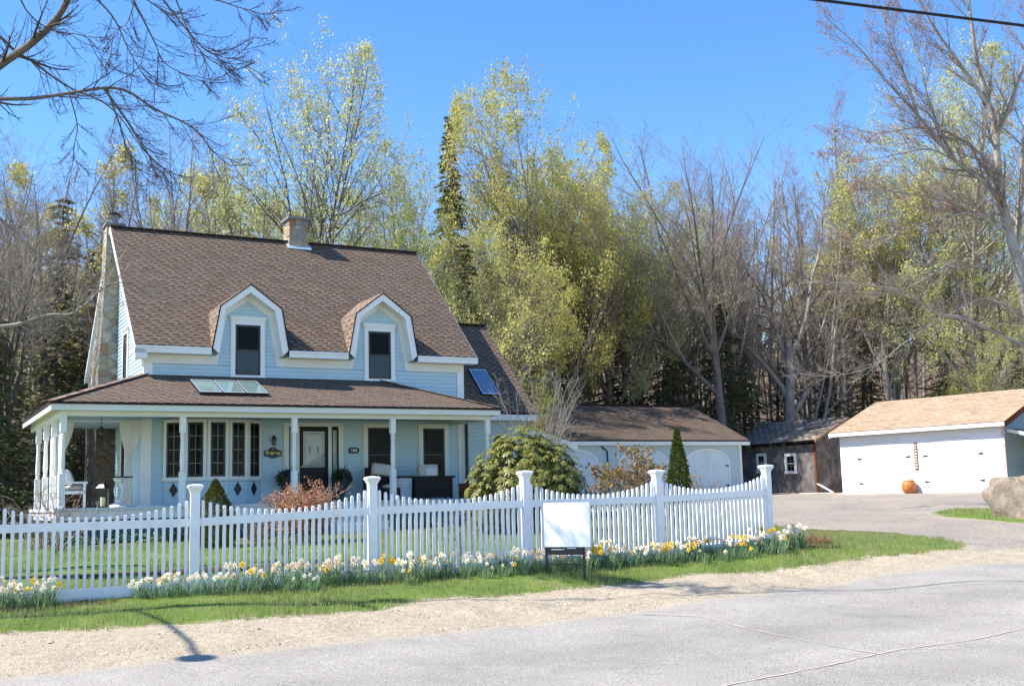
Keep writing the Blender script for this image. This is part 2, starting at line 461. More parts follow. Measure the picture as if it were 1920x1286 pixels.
ROAD = [(-60,-33),(-14.6,3.0),(-4.86,10.91),(-2.89,12.07),(-1.89,12.77),(-.09,14.03),(2.07,15.7),(5.47,18.61),(9.18,20.98),(14,24.6),(60,62)]   # far edge of the asphalt
VERGE = [(-60,-25),(-14,8.5),(-8.6,12.6),(-6.12,13.72),(-5.22,13.82),(-4.31,13.97),(-3.14,14.47),(-1.89,15.13),(-1.26,15.88),(-.09,16.53),(1.02,17.34),(1.89,17.99),(2.83,18.7),(4.28,19.4),(5.55,20.4),(7.24,21.51),(9.02,23.53),(9.53,25.14),(9.4,27.81),(8.38,28.71),(7.41,30.16),(6.7,31.8),(6.9,36),(3.5,38),(1.5,42),(-12,42),(-60,42)]
PATCH = [(12.3,33.2),(12.68,35),(14.07,37.2),(16.2,36.5),(20,36),(20,31),(15,30.4),(13.2,31.0)]
DRIVE = [(6.9,30.5),(9.2,27.9),(9.7,25),(9.3,23.4),(14,24.6),(24,32),(19,34),(13.2,31.0),(12.2,33.2),(14.5,37.5),(22,38),(24,46),(20.6,47.6),(15.5,54.0),(15.0,57),(11,58),(10.8,54.6),(.6,49.2),(1.5,42),(3.5,38),(6.9,36)]
def inside(poly, x, y):
    r = np.zeros(x.shape, bool); n = len(poly)
    for i in range(n):
        (x1, y1), (x2, y2) = poly[i], poly[(i + 1) % n]
        if y1 == y2: continue
        c = ((y1 > y) != (y2 > y)) & (x < (x2 - x1) * (y - y1) / (y2 - y1) + x1)
        r ^= c
    return r
def dist(poly, x, y, closed=True):
    d = np.full(x.shape, 1e9); n = len(poly)
    for i in range(n if closed else n - 1):
        (x1, y1), (x2, y2) = poly[i], poly[(i + 1) % n]
        dx, dy = x2 - x1, y2 - y1
        t = np.clip(((x - x1) * dx + (y - y1) * dy) / (dx * dx + dy * dy + 1e-12), 0, 1)
        d = np.minimum(d, np.hypot(x - x1 - t * dx, y - y1 - t * dy))
    return d
ROADP = ROAD + [(70, -80), (-90, -80)]
VERGEP = VERGE
def sdist(poly, x, y):
    d = dist(poly, x, y)
    return np.where(inside(poly, x, y), d, -d)

# ---------------------------------------------------------------- ground
def ground_mat():
    m, nt, b = new_mat('ground_mix')
    L = nt.links
    geo = nt.nodes.new('ShaderNodeNewGeometry'); P = geo.outputs['Position']
    def at(n):
        a = nt.nodes.new('ShaderNodeAttribute'); a.attribute_name = n; return a.outputs['Fac']
    def N(scale, det=4, rough=.6): return noise(nt, scale, det, vec=P, rough=rough)
    def M(op, a, c):
        k = nt.nodes.new('ShaderNodeMath'); k.operation = op
        for i, v in enumerate((a, c)):
            if isinstance(v, (int, float)): k.inputs[i].default_value = v
            else: L.new(v, k.inputs[i])
        return k.outputs[0]
    def edge(attr, amp, soft, off=0.0, sc=2.2):
        n = M('MULTIPLY', M('SUBTRACT', N(sc, 6, .7), .5), amp)
        s = M('ADD', M('ADD', at(attr), n), off)
        return ramp(nt, M('ADD', M('DIVIDE', s, soft), .5), [(0, 0.0), (1, 1.0)])
    # asphalt: worn grey with pale aggregate specks
    sp = ramp(nt, N(75, 2), [(.36, (.175, .155, .130)), (.48, (.285, .258, .222)), (.64, (.46, .425, .37))])
    lane = M('ADD', M('MULTIPLY', M('SINE', M('MULTIPLY', at('road'), 2.1), 0.0), .5), .5)
    big = ramp(nt, M('ADD', M('MULTIPLY', N(.35, 5), .8), M('MULTIPLY', lane, .2)), [(.3, .82), (.7, 1.10)])
    asphalt = mix_rgb(nt, 1.0, sp, big, 'MULTIPLY')
    mid = ramp(nt, N(1.1, 7, .75), [(.3, .84), (.5, 1.0), (.7, 1.10)])
    asphalt = mix_rgb(nt, 1.0, asphalt, mid, 'MULTIPLY')
    # sand and grit shoulder
    sand = ramp(nt, N(9, 8, .75), [(.25, (.26, .20, .135)), (.42, (.48, .395, .275)), (.7, (.62, .525, .385))])
    peb = ramp(nt, N(48, 3), [(.36, (.55, .5, .45)), (.46, (1, 1, 1)), (.6, (1.0, 1.0, 1.0)), (.72, (1.2, 1.18, 1.12))])
    sand = mix_rgb(nt, 1.0, sand, peb, 'MULTIPLY')
    # driveway gravel
    grav = ramp(nt, N(34, 4), [(.3, (.19, .165, .135)), (.5, (.36, .32, .265)), (.7, (.54, .49, .42))])
    gb = ramp(nt, N(.6, 5), [(.3, (.80, .80, .82)), (.7, (1.12, 1.05, 1.0))])
    grav = mix_rgb(nt, 1.0, grav, gb, 'MULTIPLY')
    # lawn soil
    soil = ramp(nt, N(1.4, 6), [(.35, (.11, .165, .03)), (.55, (.16, .235, .045)), (.68, (.25, .24, .09))])
    # forest floor
    lit = ramp(nt, N(6, 8, .75), [(.3, (.06, .045, .03)), (.5, (.16, .11, .07)), (.75, (.30, .21, .14))])
    c = mix_rgb(nt, edge('verge', .5, .18, 0, 3.0), sand, soil)
    far = edge('wood', 3, 2.5, 0, .4)
    c = mix_rgb(nt, far, c, lit)
    c = mix_rgb(nt, edge('drive', 1.2, .8, 0, 1.2), c, grav)
    c = mix_rgb(nt, edge('patch', .6, .2, 0, 2.0), c, soil)
    c = mix_rgb(nt, edge('road', .35, .35, 0, 2.5), c, asphalt)
    c = mix_rgb(nt, M('MULTIPLY', edge('road', 1.3, .9, .25, 1.6), 0.0), c, asphalt)
    L.new(c, b.inputs['Base Color']); b.inputs['Roughness'].default_value = .95
    b.inputs['Specular IOR Level'].default_value = .12
    h = M('ADD', M('MULTIPLY', N(60, 3), .35), N(6, 7, .75))
    bn = nt.nodes.new('ShaderNodeBump'); bn.inputs['Distance'].default_value = .06
    st = M('SUBTRACT', 1.0, M('MULTIPLY', edge('road', .35, .35, 0, 2.5), .80))
    L.new(st, bn.inputs['Strength']); L.new(h, bn.inputs['Height']); L.new(bn.outputs[0], b.inputs['Normal'])
ground_mat()

def lines(a):
    out = []
    for lo, hi, st in a: out += list(np.arange(lo, hi, st))
    return np.array(out + [a[-1][1]])
gx = lines([(-400, -60, 20), (-60, -20, 4), (-20, -9, .5), (-9, 11.5, .13), (11.5, 26, .4), (26, 60, 3), (60, 400, 20)])
gy = lines([(-80, 4, 6), (4, 9, .35), (9, 25, .13), (25, 40, .3), (40, 64, .8), (64, 130, 4), (130, 420, 15)])
X, Y = np.meshgrid(gx, gy, indexing='ij')
Z = HT(X, Y)
Z += 0.03 * np.sin(X * 1.7 + Y) * np.sin(Y * 1.3) * (Y > 14) * (Y < 60)
rd = sdist(ROADP, X, Y); vd = sdist(VERGEP, X, Y); pd = sdist(PATCH, X, Y); dd = sdist(DRIVE, X, Y)
near = (np.abs(X) < 30) & (Y > 5) & (Y < 45)
# small wheel-worn unevenness on the shoulder and a soft lip where the turf starts
shoulder = np.clip(1 - np.abs(rd + .9) / .9, 0, 1)
Z += np.where(near, .03 * shoulder * np.sin(X * 5.1 + 2 * np.sin(Y * 3.3)) + NP.normal(0, .008, Z.shape) * (rd < -.1), 0)
Z += np.where(near & (vd > 0), np.clip(vd, 0, .25) * .16, 0)
wood = np.maximum(Y - 62, np.maximum(-X - 15.5, X - 30) * (Y > 30))
wood = np.where((Y > 36) & (X < .5), np.maximum(wood, Y - 39), wood)
wood = np.where(Y < 25, -20, wood)
nx, ny = X.shape
idx = np.arange(nx * ny).reshape(nx, ny)
V = np.stack([X, Y, Z], -1).reshape(-1, 3)
F = np.stack([idx[:-1, :-1], idx[1:, :-1], idx[1:, 1:], idx[:-1, 1:]], -1).reshape(-1, 4)
fc = lambda A: ((A[:-1, :-1] + A[1:, :-1] + A[1:, 1:] + A[:-1, 1:]) / 4).ravel()
zr_, zv_, zp_, zd_, zw_ = fc(rd) > 0, fc(vd) > 0, fc(pd) > 0, fc(dd) > 0, fc(wood) > 0
zone = np.zeros(len(F), int)                 # 0 shoulder
zone[zv_] = 1; zone[zw_] = 2; zone[zd_] = 3; zone[zp_] = 1; zone[zr_] = 4
for zi, nm in ((0, 'road_shoulder'), (1, 'lawn_ground'), (2, 'forest_floor'), (3, 'driveway'), (4, 'road')):
    ff = F[zone == zi]
    used, inv = np.unique(ff, return_inverse=True)
    me = raw_mesh(nm, V[used], inv.reshape(-1, 4), 4, smooth=True)
    for an, A in (('road', rd), ('verge', vd), ('patch', pd), ('drive', dd), ('wood', wood)):
        a = me.attributes.new(an, 'FLOAT', 'POINT'); a.data.foreach_set('value', A.ravel()[used].astype(np.float32))
    tag(link(nm, me, 'ground_mix'), kind='structure')

# sand-filled cracks in the asphalt
pm('crack_sand', (.50, .44, .37), .95, .1, .15, 8)
def crack(pts, w):
    vs, fs = [], []
    P = []
    for a, b in zip(pts[:-1], pts[1:]):
        n = max(2, int(math.hypot(b[0] - a[0], b[1] - a[1]) / .12))
        for i in range(n): P.append((a[0] + (b[0] - a[0]) * i / n, a[1] + (b[1] - a[1]) * i / n))
    P = np.array(P); P += np.cumsum(NP.normal(0, .008, P.shape), 0) * .5 + NP.normal(0, .006, P.shape)
    T = np.gradient(P, axis=0); T /= np.linalg.norm(T, axis=1)[:, None] + 1e-9
    Nn = np.c_[-T[:, 1], T[:, 0]] * (w * NP.uniform(.35, 1.1, len(P)))[:, None] / 2
    A, B = P - Nn, P + Nn
    z = HT(P[:, 0], P[:, 1]) + .006
    V = np.r_[np.c_[A, z], np.c_[B, z]]; n = len(P); i = np.arange(n - 1)
    return V, np.stack([i, i + 1, i + 1 + n, i + n], -1)
for pts, w in (([(.2, 9.0), (1.49, 9.85), (2.8, 11.0), (4.0, 12.1), (4.9, 12.6), (5.8, 13.4), (8.5, 15.6)], .035),
               ([(1.6, 15.1), (2.35, 14.8), (2.75, 13.8), (3.12, 12.95), (3.45, 12.2), (3.73, 11.62)], .03),
               ([(4.0, 12.1), (4.5, 12.0), (4.62, 11.6)], .02)):
    V_, F_ = crack(pts, w)
    tag(link('road_crack', raw_mesh('road_crack', V_, F_, 4), 'crack_sand'), kind='structure')

# ---------------------------------------------------------------- grass
def scatter(n, bbox, ok):
    out = []
    while sum(len(a) for a in out) < n:
        x = NP.uniform(bbox[0], bbox[1], n); y = NP.uniform(bbox[2], bbox[3], n)
        k = ok(x, y); out.append(np.c_[x[k], y[k]])
    return np.concatenate(out)[:n]
def blades(P, h, w, lean=.5, zoff=.03):
    n = len(P); z = HT(P[:, 0], P[:, 1]) + zoff
    a = NP.uniform(0, 2 * np.pi, n); hh = h * NP.uniform(.5, 1.25, n); l = hh * NP.uniform(0, lean, n); b = NP.uniform(0, 2 * np.pi, n)
    dx, dy = np.cos(a) * w / 2, np.sin(a) * w / 2
    V = np.empty((n, 3, 3))
    V[:, 0] = np.c_[P[:, 0] - dx, P[:, 1] - dy, z - .03]; V[:, 1] = np.c_[P[:, 0] + dx, P[:, 1] + dy, z - .03]
    V[:, 2] = np.c_[P[:, 0] + np.cos(b) * l, P[:, 1] + np.sin(b) * l, z + hh]
    return V.reshape(-1, 3)
def vn(x, y, s, seed=0):
    """cheap smooth value noise in [-1,1]"""
    return (np.sin(x * s + seed) * np.cos(y * s * 1.3 + 2 * seed) + np.sin(x * s * 2.3 + y * s * 1.7 + seed) * .6 + np.sin(y * s * 4.1 - x * s * 3.7 + seed) * .4) / 2
def okverge(x, y):
    s = sdist(VERGEP, x, y)
    return (s > -.12 + .16 * vn(x, y, 2.5, 1) + .1 * vn(x, y, 9, 2)) & (NP.uniform(0, 1, x.shape) < np.clip(.55 + .5 * vn(x, y, 1.3, 4) + s * .6, .12, 1)) & (y < 13.5 + 1.2 * np.maximum(x + 8, 0) + 8)
FP = [(-9.6, 14.55), (-7.17, 15.55), (-4.62, 16.5), (-2.2, 17.55), (.15, 18.6), (2.47, 20.05), (4.71, 21.5), (6.5, 23.2)]
def fence_d(x, y): return dist(FP, x, y, False)
B1 = scatter(95000, (-8.5, 10, 12, 29), lambda x, y: okverge(x, y) & (fence_d(x, y) < 4.5) & ((y < 13.5 + (x + 8) * .62 + 3.2) | (x > 4.9)))
GV = [blades(B1, .075, .011)]
HX = lambda x, y: ((x + 9.7) * .879 + (y - 29.75) * .4765, -(x + 9.7) * .4765 + (y - 29.75) * .879)
EDGE = [(-12, 18.2), (-9.5, 18.6), (-7, 19.0), (-5, 19.5), (-3, 20.1), (-.5, 21.1), (1.5, 22.2), (3.5, 23.8)]
def oklawn(x, y):
    u, v = HX(x, y)
    inhouse = (u > -2.7) & (u < 12) & (v > -3.1)
    return (sdist(VERGEP, x, y) > .3) & ~inhouse & (dist(EDGE, x, y, False) > .17 + .05 * vn(x, y, 5, 3)) & (y > 14.2 + (x + 9.6) * .42) & (NP.uniform(0, 1, x.shape) < .75 + .4 * vn(x, y, .9, 2))
B2 = scatter(75000, (-14, 7, 15, 34), oklawn)
GV.append(blades(B2, .075, .016))
B3 = scatter(5000, (12, 20, 30, 38), lambda x, y: sdist(PATCH, x, y) > .1)
GV.append(blades(B3, .07, .018))
GV = np.concatenate(GV)
pm('mulch', (.075, .048, .035), .95, .1, .5, 14, bmp=.7, bscale=40)
E_ = []
for a, b in zip(EDGE[:-1], EDGE[1:]):
    for k in range(24): t_ = k / 24; E_.append((a[0] + (b[0] - a[0]) * t_, a[1] + (b[1] - a[1]) * t_))
E_ = np.array(E_); n_ = len(E_); T_ = np.gradient(E_, axis=0); T_ /= np.linalg.norm(T_, axis=1)[:, None]
N_ = np.c_[-T_[:, 1], T_[:, 0]]; A_ = E_ - N_ * (.16 + .05 * NP.random(n_))[:, None]; B_ = E_ + N_ * (.16 + .05 * NP.random(n_))[:, None]
V_ = np.r_[np.c_[A_, HT(A_[:, 0], A_[:, 1]) + .055], np.c_[B_, HT(B_[:, 0], B_[:, 1]) + .065]]; i_ = np.arange(n_ - 1)
tag(link('garden_edge', raw_mesh('garden_edge', V_, np.stack([i_, i_ + 1, i_ + 1 + n_, i_ + n_], -1), 4), 'mulch'), kind='structure')
tag(link('grass', raw_mesh('grass', GV, np.arange(len(GV)).reshape(-1, 3), 3), 'grass_blade'),
    'short spring grass on the roadside verge and the lawn', 'grass', kind='stuff')
# leaf litter and pebbles along the bed and the shoulder
def bits(P, s, name, mat, label, cat, zoff=.02):
    n = len(P); z = HT(P[:, 0], P[:, 1]) + zoff
    V = np.empty((n, 4, 3)); a = NP.uniform(0, 2 * np.pi, n); ss = s * NP.uniform(.5, 1.4, n); t = NP.uniform(-.6, .6, (n, 2))
    for i, (cx, cy) in enumerate(((-1, -.6), (1, -.6), (1, .6), (-1, .6))):
        lx, ly = cx * ss, cy * ss
        V[:, i] = np.c_[P[:, 0] + lx * np.cos(a) - ly * np.sin(a), P[:, 1] + lx * np.sin(a) + ly * np.cos(a), z + lx * t[:, 0] + ly * t[:, 1]]
    tag(link(name, raw_mesh(name, V.reshape(-1, 3), np.arange(n * 4).reshape(-1, 4), 4), mat), label, cat, kind='stuff')
BL = scatter(2600, (-8.2, 6, 14.5, 23), lambda x, y: (fence_d(x, y) < .5))
bits(BL, .03, 'litter', 'litter_leaf', 'brown fallen leaves under the picket fence', 'leaf litter', .05)
def pebbles():
    n = 2600
    P = scatter(n, (-7, 14, 9.5, 28), lambda x, y: (sdist(ROADP, x, y) < -.05) & (sdist(VERGEP, x, y) < .02) & (y < x * .62 + 20) & (vn(x, y, 3.1, 3) > -.2))
    z = HT(P[:, 0], P[:, 1]); s = NP.uniform(.006, .022, n) * (1 + (NP.uniform(0, 1, n) > .985) * 1.6)
    o = np.array([(1, 0, 0), (0, 1, 0), (-1, 0, 0), (0, -1, 0), (0, 0, .8), (0, 0, -.5)])
    V = np.c_[P, z][:, None] + o[None] * s[:, None, None] * NP.uniform(.6, 1.2, (n, 6, 1))
    f = np.array([(0, 1, 4), (1, 2, 4), (2, 3, 4), (3, 0, 4)])
    F = (np.arange(n) * 6)[:, None, None] + f[None]
    pm('pebble', (.40, .34, .28), .9, .2, .45, 3.0)
    tag(link('gravel', raw_mesh('gravel', V.reshape(-1, 3), F.reshape(-1, 3), 3), 'pebble'), 'loose pebbles on the sandy road shoulder', 'gravel', kind='stuff')
pebbles()

# ---------------------------------------------------------------- picket fence
POSTS = [(-9.6, 14.55), (-7.17, 15.55), (-4.62, 16.5), (-2.2, 17.55), (.15, 18.6), (2.47, 20.05), (4.71, 21.5)]
TOPZ = [1.86, 1.86, 1.88, 1.95, 2.0, 1.99, 2.06]
RAILZ = [1.38, 1.40, 1.41, 1.50, 1.54, 1.55, 1.63]
fence = empty('picket_fence', (-4.62, 16.5, 0), 0, 'long white vinyl picket fence with scalloped panels and square posts along the verge', 'fence')
FO = Vector((-4.62, 16.5, 0))
def make_post(i):
    x, y = POSTS[i]; a, b = POSTS[max(i - 1, 0)], POSTS[min(i + 1, len(POSTS) - 1)]
    ang = math.atan2(b[1] - a[1], b[0] - a[0])
    g = gz(x, y); t = TOPZ[i] - g
    mb = MB(); w = .064
    mb.box(-w, -w, -.15, w, w, t - .09)
    o = mb.build('post', 'vinyl_white', fence); o.location = Vector((x, y, g)) - FO; o.rotation_euler = (0, 0, ang)
    c = MB()
    def ring(h, z): return [(-h, -h, z), (h, -h, z), (h, h, z), (-h, h, z)]
    prof = [(.066, -.11), (.074, -.085), (.098, -.04), (.105, -.035), (.105, -.005), (.085, .008), (.0, .022)]
    for (h0, z0), (h1, z1) in zip(prof[:-1], prof[1:]):
        A, B = ring(h0, t + z0), ring(h1, t + z1)
        for k in range(4): c.face([A[k], A[(k + 1) % 4], B[(k + 1) % 4], B[k]])
    c.build('post_cap', 'vinyl_white', o)
for i in range(1, len(POSTS)): make_post(i)
def make_panel(i):
    (x0, y0), (x1, y1) = POSTS[i], POSTS[i + 1]
    L = math.hypot(x1 - x0, y1 - y0); ang = math.atan2(y1 - y0, x1 - x0)
    pan = empty('fence_panel', Vector((x0, y0, 0)) - FO, ang, parent=fence)
    r0, r1 = RAILZ[i], RAILZ[i + 1]; g0, g1 = gz(x0, y0) + .06, gz(x1, y1) + .06
    rz = lambda t: r0 + (r1 - r0) * t; bz = lambda t: g0 + (g1 - g0) * t
    mb = MB(); n = 25; a0 = .115; st = (L - 2 * a0) / (n - 1)
    for k in range(n):
        u = a0 + k * st; t = u / L; s = abs(2 * k / (n - 1) - 1)
        top = rz(t) + .065 + .19 * s ** 2.2 + rnd.uniform(-.003, .003); w = .0225; d = .018; j = rnd.uniform(-.003, .003)
        u += j
        mb.box(u - w, -d, bz(t), u + w, d, top - .025)
        q0 = [(u - w, -d, top - .025), (u + w, -d, top - .025), (u + w, d, top - .025), (u - w, d, top - .025)]
        q1 = [(u - w * .45, -d * .6, top), (u + w * .45, -d * .6, top), (u + w * .45, d * .6, top), (u - w * .45, d * .6, top)]
        for e in range(4): mb.face([q0[e], q0[(e + 1) % 4], q1[(e + 1) % 4], q1[e]])
        mb.face(q1)
    mb.build('pickets', 'vinyl_white', pan)
    def rail(zf, h, nm, joint=False):
        r = MB(); d = .0255; e = .062
        segs = [(e, L / 2 - .002), (L / 2 + .002, L - e)] if joint else [(e, L - e)]
        for ua, ub in segs:
            za, zb = zf(ua / L), zf(ub / L)
            r.hexa([(ua, -d, za - h), (ub, -d, zb - h), (ub, d, zb - h), (ua, d, za - h), (ua, -d, za), (ub, -d, zb), (ub, d, zb), (ua, d, za)])
        r.build(nm, 'vinyl_white', pan)
    rail(rz, .115, 'top_rail')
    rail(lambda t: bz(t) + .15, .165, 'bottom_rail', i == 1)
for i in range(1, len(POSTS) - 1): make_panel(i)

# ---------------------------------------------------------------- daffodils
def daff_leaves(n, h, rad, seed):
    r = np.random.default_rng(seed); V, F = [], []
    for k in range(n):
        a = r.uniform(0, 2 * np.pi); b = r.uniform(0, 2 * np.pi); q = rad * math.sqrt(r.uniform(0, 1))
        p = np.array([q * math.cos(a), q * math.sin(a) * .6, 0]); hh = h * r.uniform(.65, 1.1); ln = r.uniform(.05, .55) * hh
        w = .0085 * r.uniform(.8, 1.25); sx, sy = -math.sin(b) * w, math.cos(b) * w
        i0 = len(V)
        for s in range(5):
            t = s / 4; z = hh * (t - (.28 * ln / hh) * t ** 3); o = ln * t ** 1.8
            ww = (1 - .75 * t ** 3)
            V += [(p[0] + math.cos(b) * o - sx * ww, p[1] + math.sin(b) * o - sy * ww, z - .02), (p[0] + math.cos(b) * o + sx * ww, p[1] + math.sin(b) * o + sy * ww, z - .02)]
        for s in range(4): F.append((i0 + 2 * s, i0 + 2 * s + 1, i0 + 2 * s + 3, i0 + 2 * s + 2))
    return raw_mesh('foliage', V, F, 4)
LEAF = [daff_leaves(58, .345, .19, 20 + i) for i in range(4)]
for me in LEAF: me.materials.append(MATS['daffodil_leaf'])
def flower_mesh(pet, cup, double=False, seed=0):
    r = random.Random(seed); mb = MB()
    n = 6; layers = [(0, .044, .006), (1, .040, .010)] + ([(2, .032, .022), (3, .026, .028)] if double else [])
    for li, rad, cz in layers:
        for k in range(3 if not double else 4):
            a = (k * 2 + li) * math.pi / 3 + r.uniform(-.1, .1) if not double else (k / 4 + li * .13) * 2 * math.pi
            w = .42
            c = Vector((0, 0, cz)); p1 = Vector((math.cos(a - w) * rad * .6, math.sin(a - w) * rad * .6, cz + .004)); p2 = Vector((math.cos(a) * rad, math.sin(a) * rad, cz + r.uniform(-.006, .008))); p3 = Vector((math.cos(a + w) * rad * .6, math.sin(a + w) * rad * .6, cz + .004))
            mb.face([c, p1, p2, p3], 0)
    prof = [(.008, .008), (.012, .024), (.017, .034)] if not double else [(.006, .02), (.014, .036), (.004, .04)]
    for (r0, z0), (r1, z1) in zip(prof[:-1], prof[1:]):
        for k in range(6):
            a0, a1 = k * math.pi / 3, (k + 1) * math.pi / 3
            mb.face([(r0 * math.cos(a0), r0 * math.sin(a0), z0), (r0 * math.cos(a1), r0 * math.sin(a1), z0), (r1 * math.cos(a1), r1 * math.sin(a1), z1), (r1 * math.cos(a0), r1 * math.sin(a0), z1)], 1)
    me = bpy.data.meshes.new('flower'); me.from_pydata(mb.v, [], mb.f); me.polygons.foreach_set('material_index', mb.m)
    me.materials.append(MATS[pet]); me.materials.append(MATS[cup]); me.update()
    return me
FL = {'white': [flower_mesh('petal_white', 'trumpet_peach', True, 1), flower_mesh('petal_white', 'petal_cream', False, 2)],
      'cream': [flower_mesh('petal_cream', 'trumpet_peach', True, 3), flower_mesh('petal_white', 'trumpet_orange', False, 4)],
      'yellow': [flower_mesh('petal_yellow', 'trumpet_orange', False, 5), flower_mesh('petal_yellow', 'trumpet_orange', True, 6)]}
ORD = ['first', 'second', 'third', 'fourth', 'fifth', 'sixth', 'seventh', 'eighth', 'ninth', 'tenth', 'eleventh', 'twelfth', 'thirteenth', 'fourteenth', 'fifteenth', 'sixteenth', 'seventeenth', 'eighteenth', 'nineteenth', 'twentieth',
       'twenty-first', 'twenty-second', 'twenty-third', 'twenty-fourth', 'twenty-fifth', 'twenty-sixth', 'twenty-seventh', 'twenty-eighth', 'twenty-ninth', 'thirtieth']
def along(s):
    acc = 0
    pts = POSTS[1:] + [(5.9, 22.6)]
    for a, b in zip(pts[:-1], pts[1:]):
        L = math.hypot(b[0] - a[0], b[1] - a[1])
        if s <= acc + L:
            t = (s - acc) / L; return a[0] + (b[0] - a[0]) * t, a[1] + (b[1] - a[1]) * t, math.atan2(b[1] - a[1], b[0] - a[0])
        acc += L
    return pts[-1][0], pts[-1][1], 0
clumps = []
s = .1
while s < 14.0:
    if not (1.0 < s < 1.8):
        clumps.append((s, rnd.uniform(.30, .42)))
        if rnd.random() < .30 and s > .4: clumps.append((s + rnd.uniform(-.1, .1), rnd.uniform(.52, .68)))
    s += rnd.uniform(.20, .28)
clumps.sort()
cnt = {'white': 0, 'cream': 0, 'yellow': 0}
for s, off in clumps:
    x, y, a = along(s); x += math.sin(a) * off; y -= math.cos(a) * off
    kind = rnd.choices(['white', 'cream', 'yellow'], [.5, .28, .22])[0]
    k = cnt[kind]; cnt[kind] += 1
    nm = {'white': 'white flowered', 'cream': 'cream flowered', 'yellow': 'yellow flowered'}[kind]
    pos = (ORD[k] + ' clump from left') if k < len(ORD) else 'one of the last clumps'
    row = 'close to' if off < .45 else 'ahead of'
    sc = rnd.uniform(.85, 1.1) * (1 if off < .45 else .8)
    r_ = empty('daffodil_clump', (x, y, gz(x, y)), rnd.uniform(0, 6.28), f'{nm} daffodils {row} fence, {pos} of this colour', 'daffodils', 'daffodils along the picket fence')
    r_.scale = (sc, sc, sc)
    fo = bpy.data.objects.new('foliage', rnd.choice(LEAF)); C.objects.link(fo); fo.parent = r_
    nf = rnd.randint(5, 10) if off < .45 else rnd.randint(1, 4)
    for q in range(nf):
        kk = kind if rnd.random() < .8 else rnd.choice(['white', 'yellow', 'cream'])
        f = bpy.data.objects.new('flower', rnd.choice(FL[kk])); C.objects.link(f); f.parent = r_
        b = rnd.uniform(0, 6.28); q2 = .17 * math.sqrt(rnd.random())
        f.location = (q2 * math.cos(b), q2 * math.sin(b), rnd.uniform(.27, .42))
        # heads mostly face the sun and the road
        yaw = -r_.rotation_euler.z + math.atan2(-.8 + rnd.uniform(-.5, .5), -.35 + rnd.uniform(-.8, .8))
        d = Vector((math.cos(yaw), math.sin(yaw), rnd.uniform(-.1, .5))).normalized()
        f.rotation_euler = d.to_track_quat('Z', 'X').to_euler()
        ss = rnd.uniform(1.1, 1.45); f.scale = (ss, ss, ss)

# dried perennial stalks at the end of the bed
def stalks(name, n, rad, h, mat, loc, lean, label, cat, w=.004, seed=1, squash=1.0):
    r = np.random.default_rng(seed); V, F = [], []
    for k in range(n):
        a = r.uniform(0, 2 * np.pi); q = rad * math.sqrt(r.uniform(0, 1)); p = np.array([q * math.cos(a), q * math.sin(a) * squash, 0])
        d = np.array([r.normal(0, lean), r.normal(0, lean), 1.0]); d /= np.linalg.norm(d); hh = h * r.uniform(.4, 1.1)
        for ang in (0, 1.57):
            sx, sy = math.cos(ang + a) * w, math.sin(ang + a) * w; i0 = len(V)
            V += [(p[0] - sx, p[1] - sy, 0), (p[0] + sx, p[1] + sy, 0), tuple(p + d * hh + (sx * .4, sy * .4, 0)), tuple(p + d * hh - (sx * .4, sy * .4, 0))]
            F.append((i0, i0 + 1, i0 + 2, i0 + 3))
    return tag(link(name, raw_mesh(name, V, F, 4), mat, None, loc), label, cat)
stalks('dried_perennial', 900, .52, .3, 'dry_stalk', (5.55, 22.45, gz(5.55, 22.45)), .9, 'low mound of dry tan stalks at the right end of the flower bed', 'dried plant', .005, 3, .7)

# ---------------------------------------------------------------- yard sign in front of the fence
# (the sign stands ahead of the flowers)
sg = empty('yard_sign', (.78, 17.9, gz(.78, 17.9)), R(-30), 'blank white square sign on a black metal frame before the picket fence', 'sign')
g = gz(.78, 17.9)
mb = MB(); mb.box(-.40, -.012, .81 - g, .40, .012, 1.49 - g); mb.build('sign_panel', 'sign_white', sg)
mb = MB()
for sx in (-.385, .27): mb.bar((sx, .02, -.12), (sx, .02, 1.42 - g), .032, .032)
mb.bar((-.385, .02, .545 - g), (.27, .02, .545 - g), .02, .02)
mb.build('frame', 'metal_black', sg)
mb = MB(); mb.box(-.385, -.006, .69 - g, .27, .016, .808 - g); rb = mb.build('rider_board', 'metal_black', sg)
mb = MB()
for x0, x1 in ((-.28, -.255), (-.245, -.20), (-.19, -.165), (-.155, -.10), (-.085, -.06), (.0, .055), (.065, .11), (.12, .15)):
    z_ = .765 - g + (.02 if x0 > -.02 else 0)
    mb.box(x0, -.009, z_, x1, -.006, z_ + .010)
mb.build('lettering', 'sign_white', rb)

# ---------------------------------------------------------------- house
YAW = 0.49663
HL = (-9.7032, 29.75, 0.856)
house = empty('house', HL, YAW, 'light blue two-storey farmhouse with white trim, brown roof, two dormers and wraparound porch', 'house')
W, GO, EO, ZE, ZR, VR = 9.33, .31, .35, 4.93, 9.07, 4.135
SL = (ZR - ZE) / (VR + EO)
D2 = 3.88
OUT = [(1.66, 4.93), (1.87, 6.07), (2.72, 6.73), (3.61, 6.08), (3.81, 4.93)]
INN = [(1.86, 4.76), (2.03, 5.97), (2.715, 6.48), (3.41, 6.00), (3.62, 4.76)]
WAL = [(1.90, 4.50), (2.16, 5.89), (2.73, 6.31), (3.30, 5.90), (3.55, 4.50)]
vz = lambda z: -EO + (z - ZE) / SL
FRONT = lambda u, z, o: (u, -o, z)
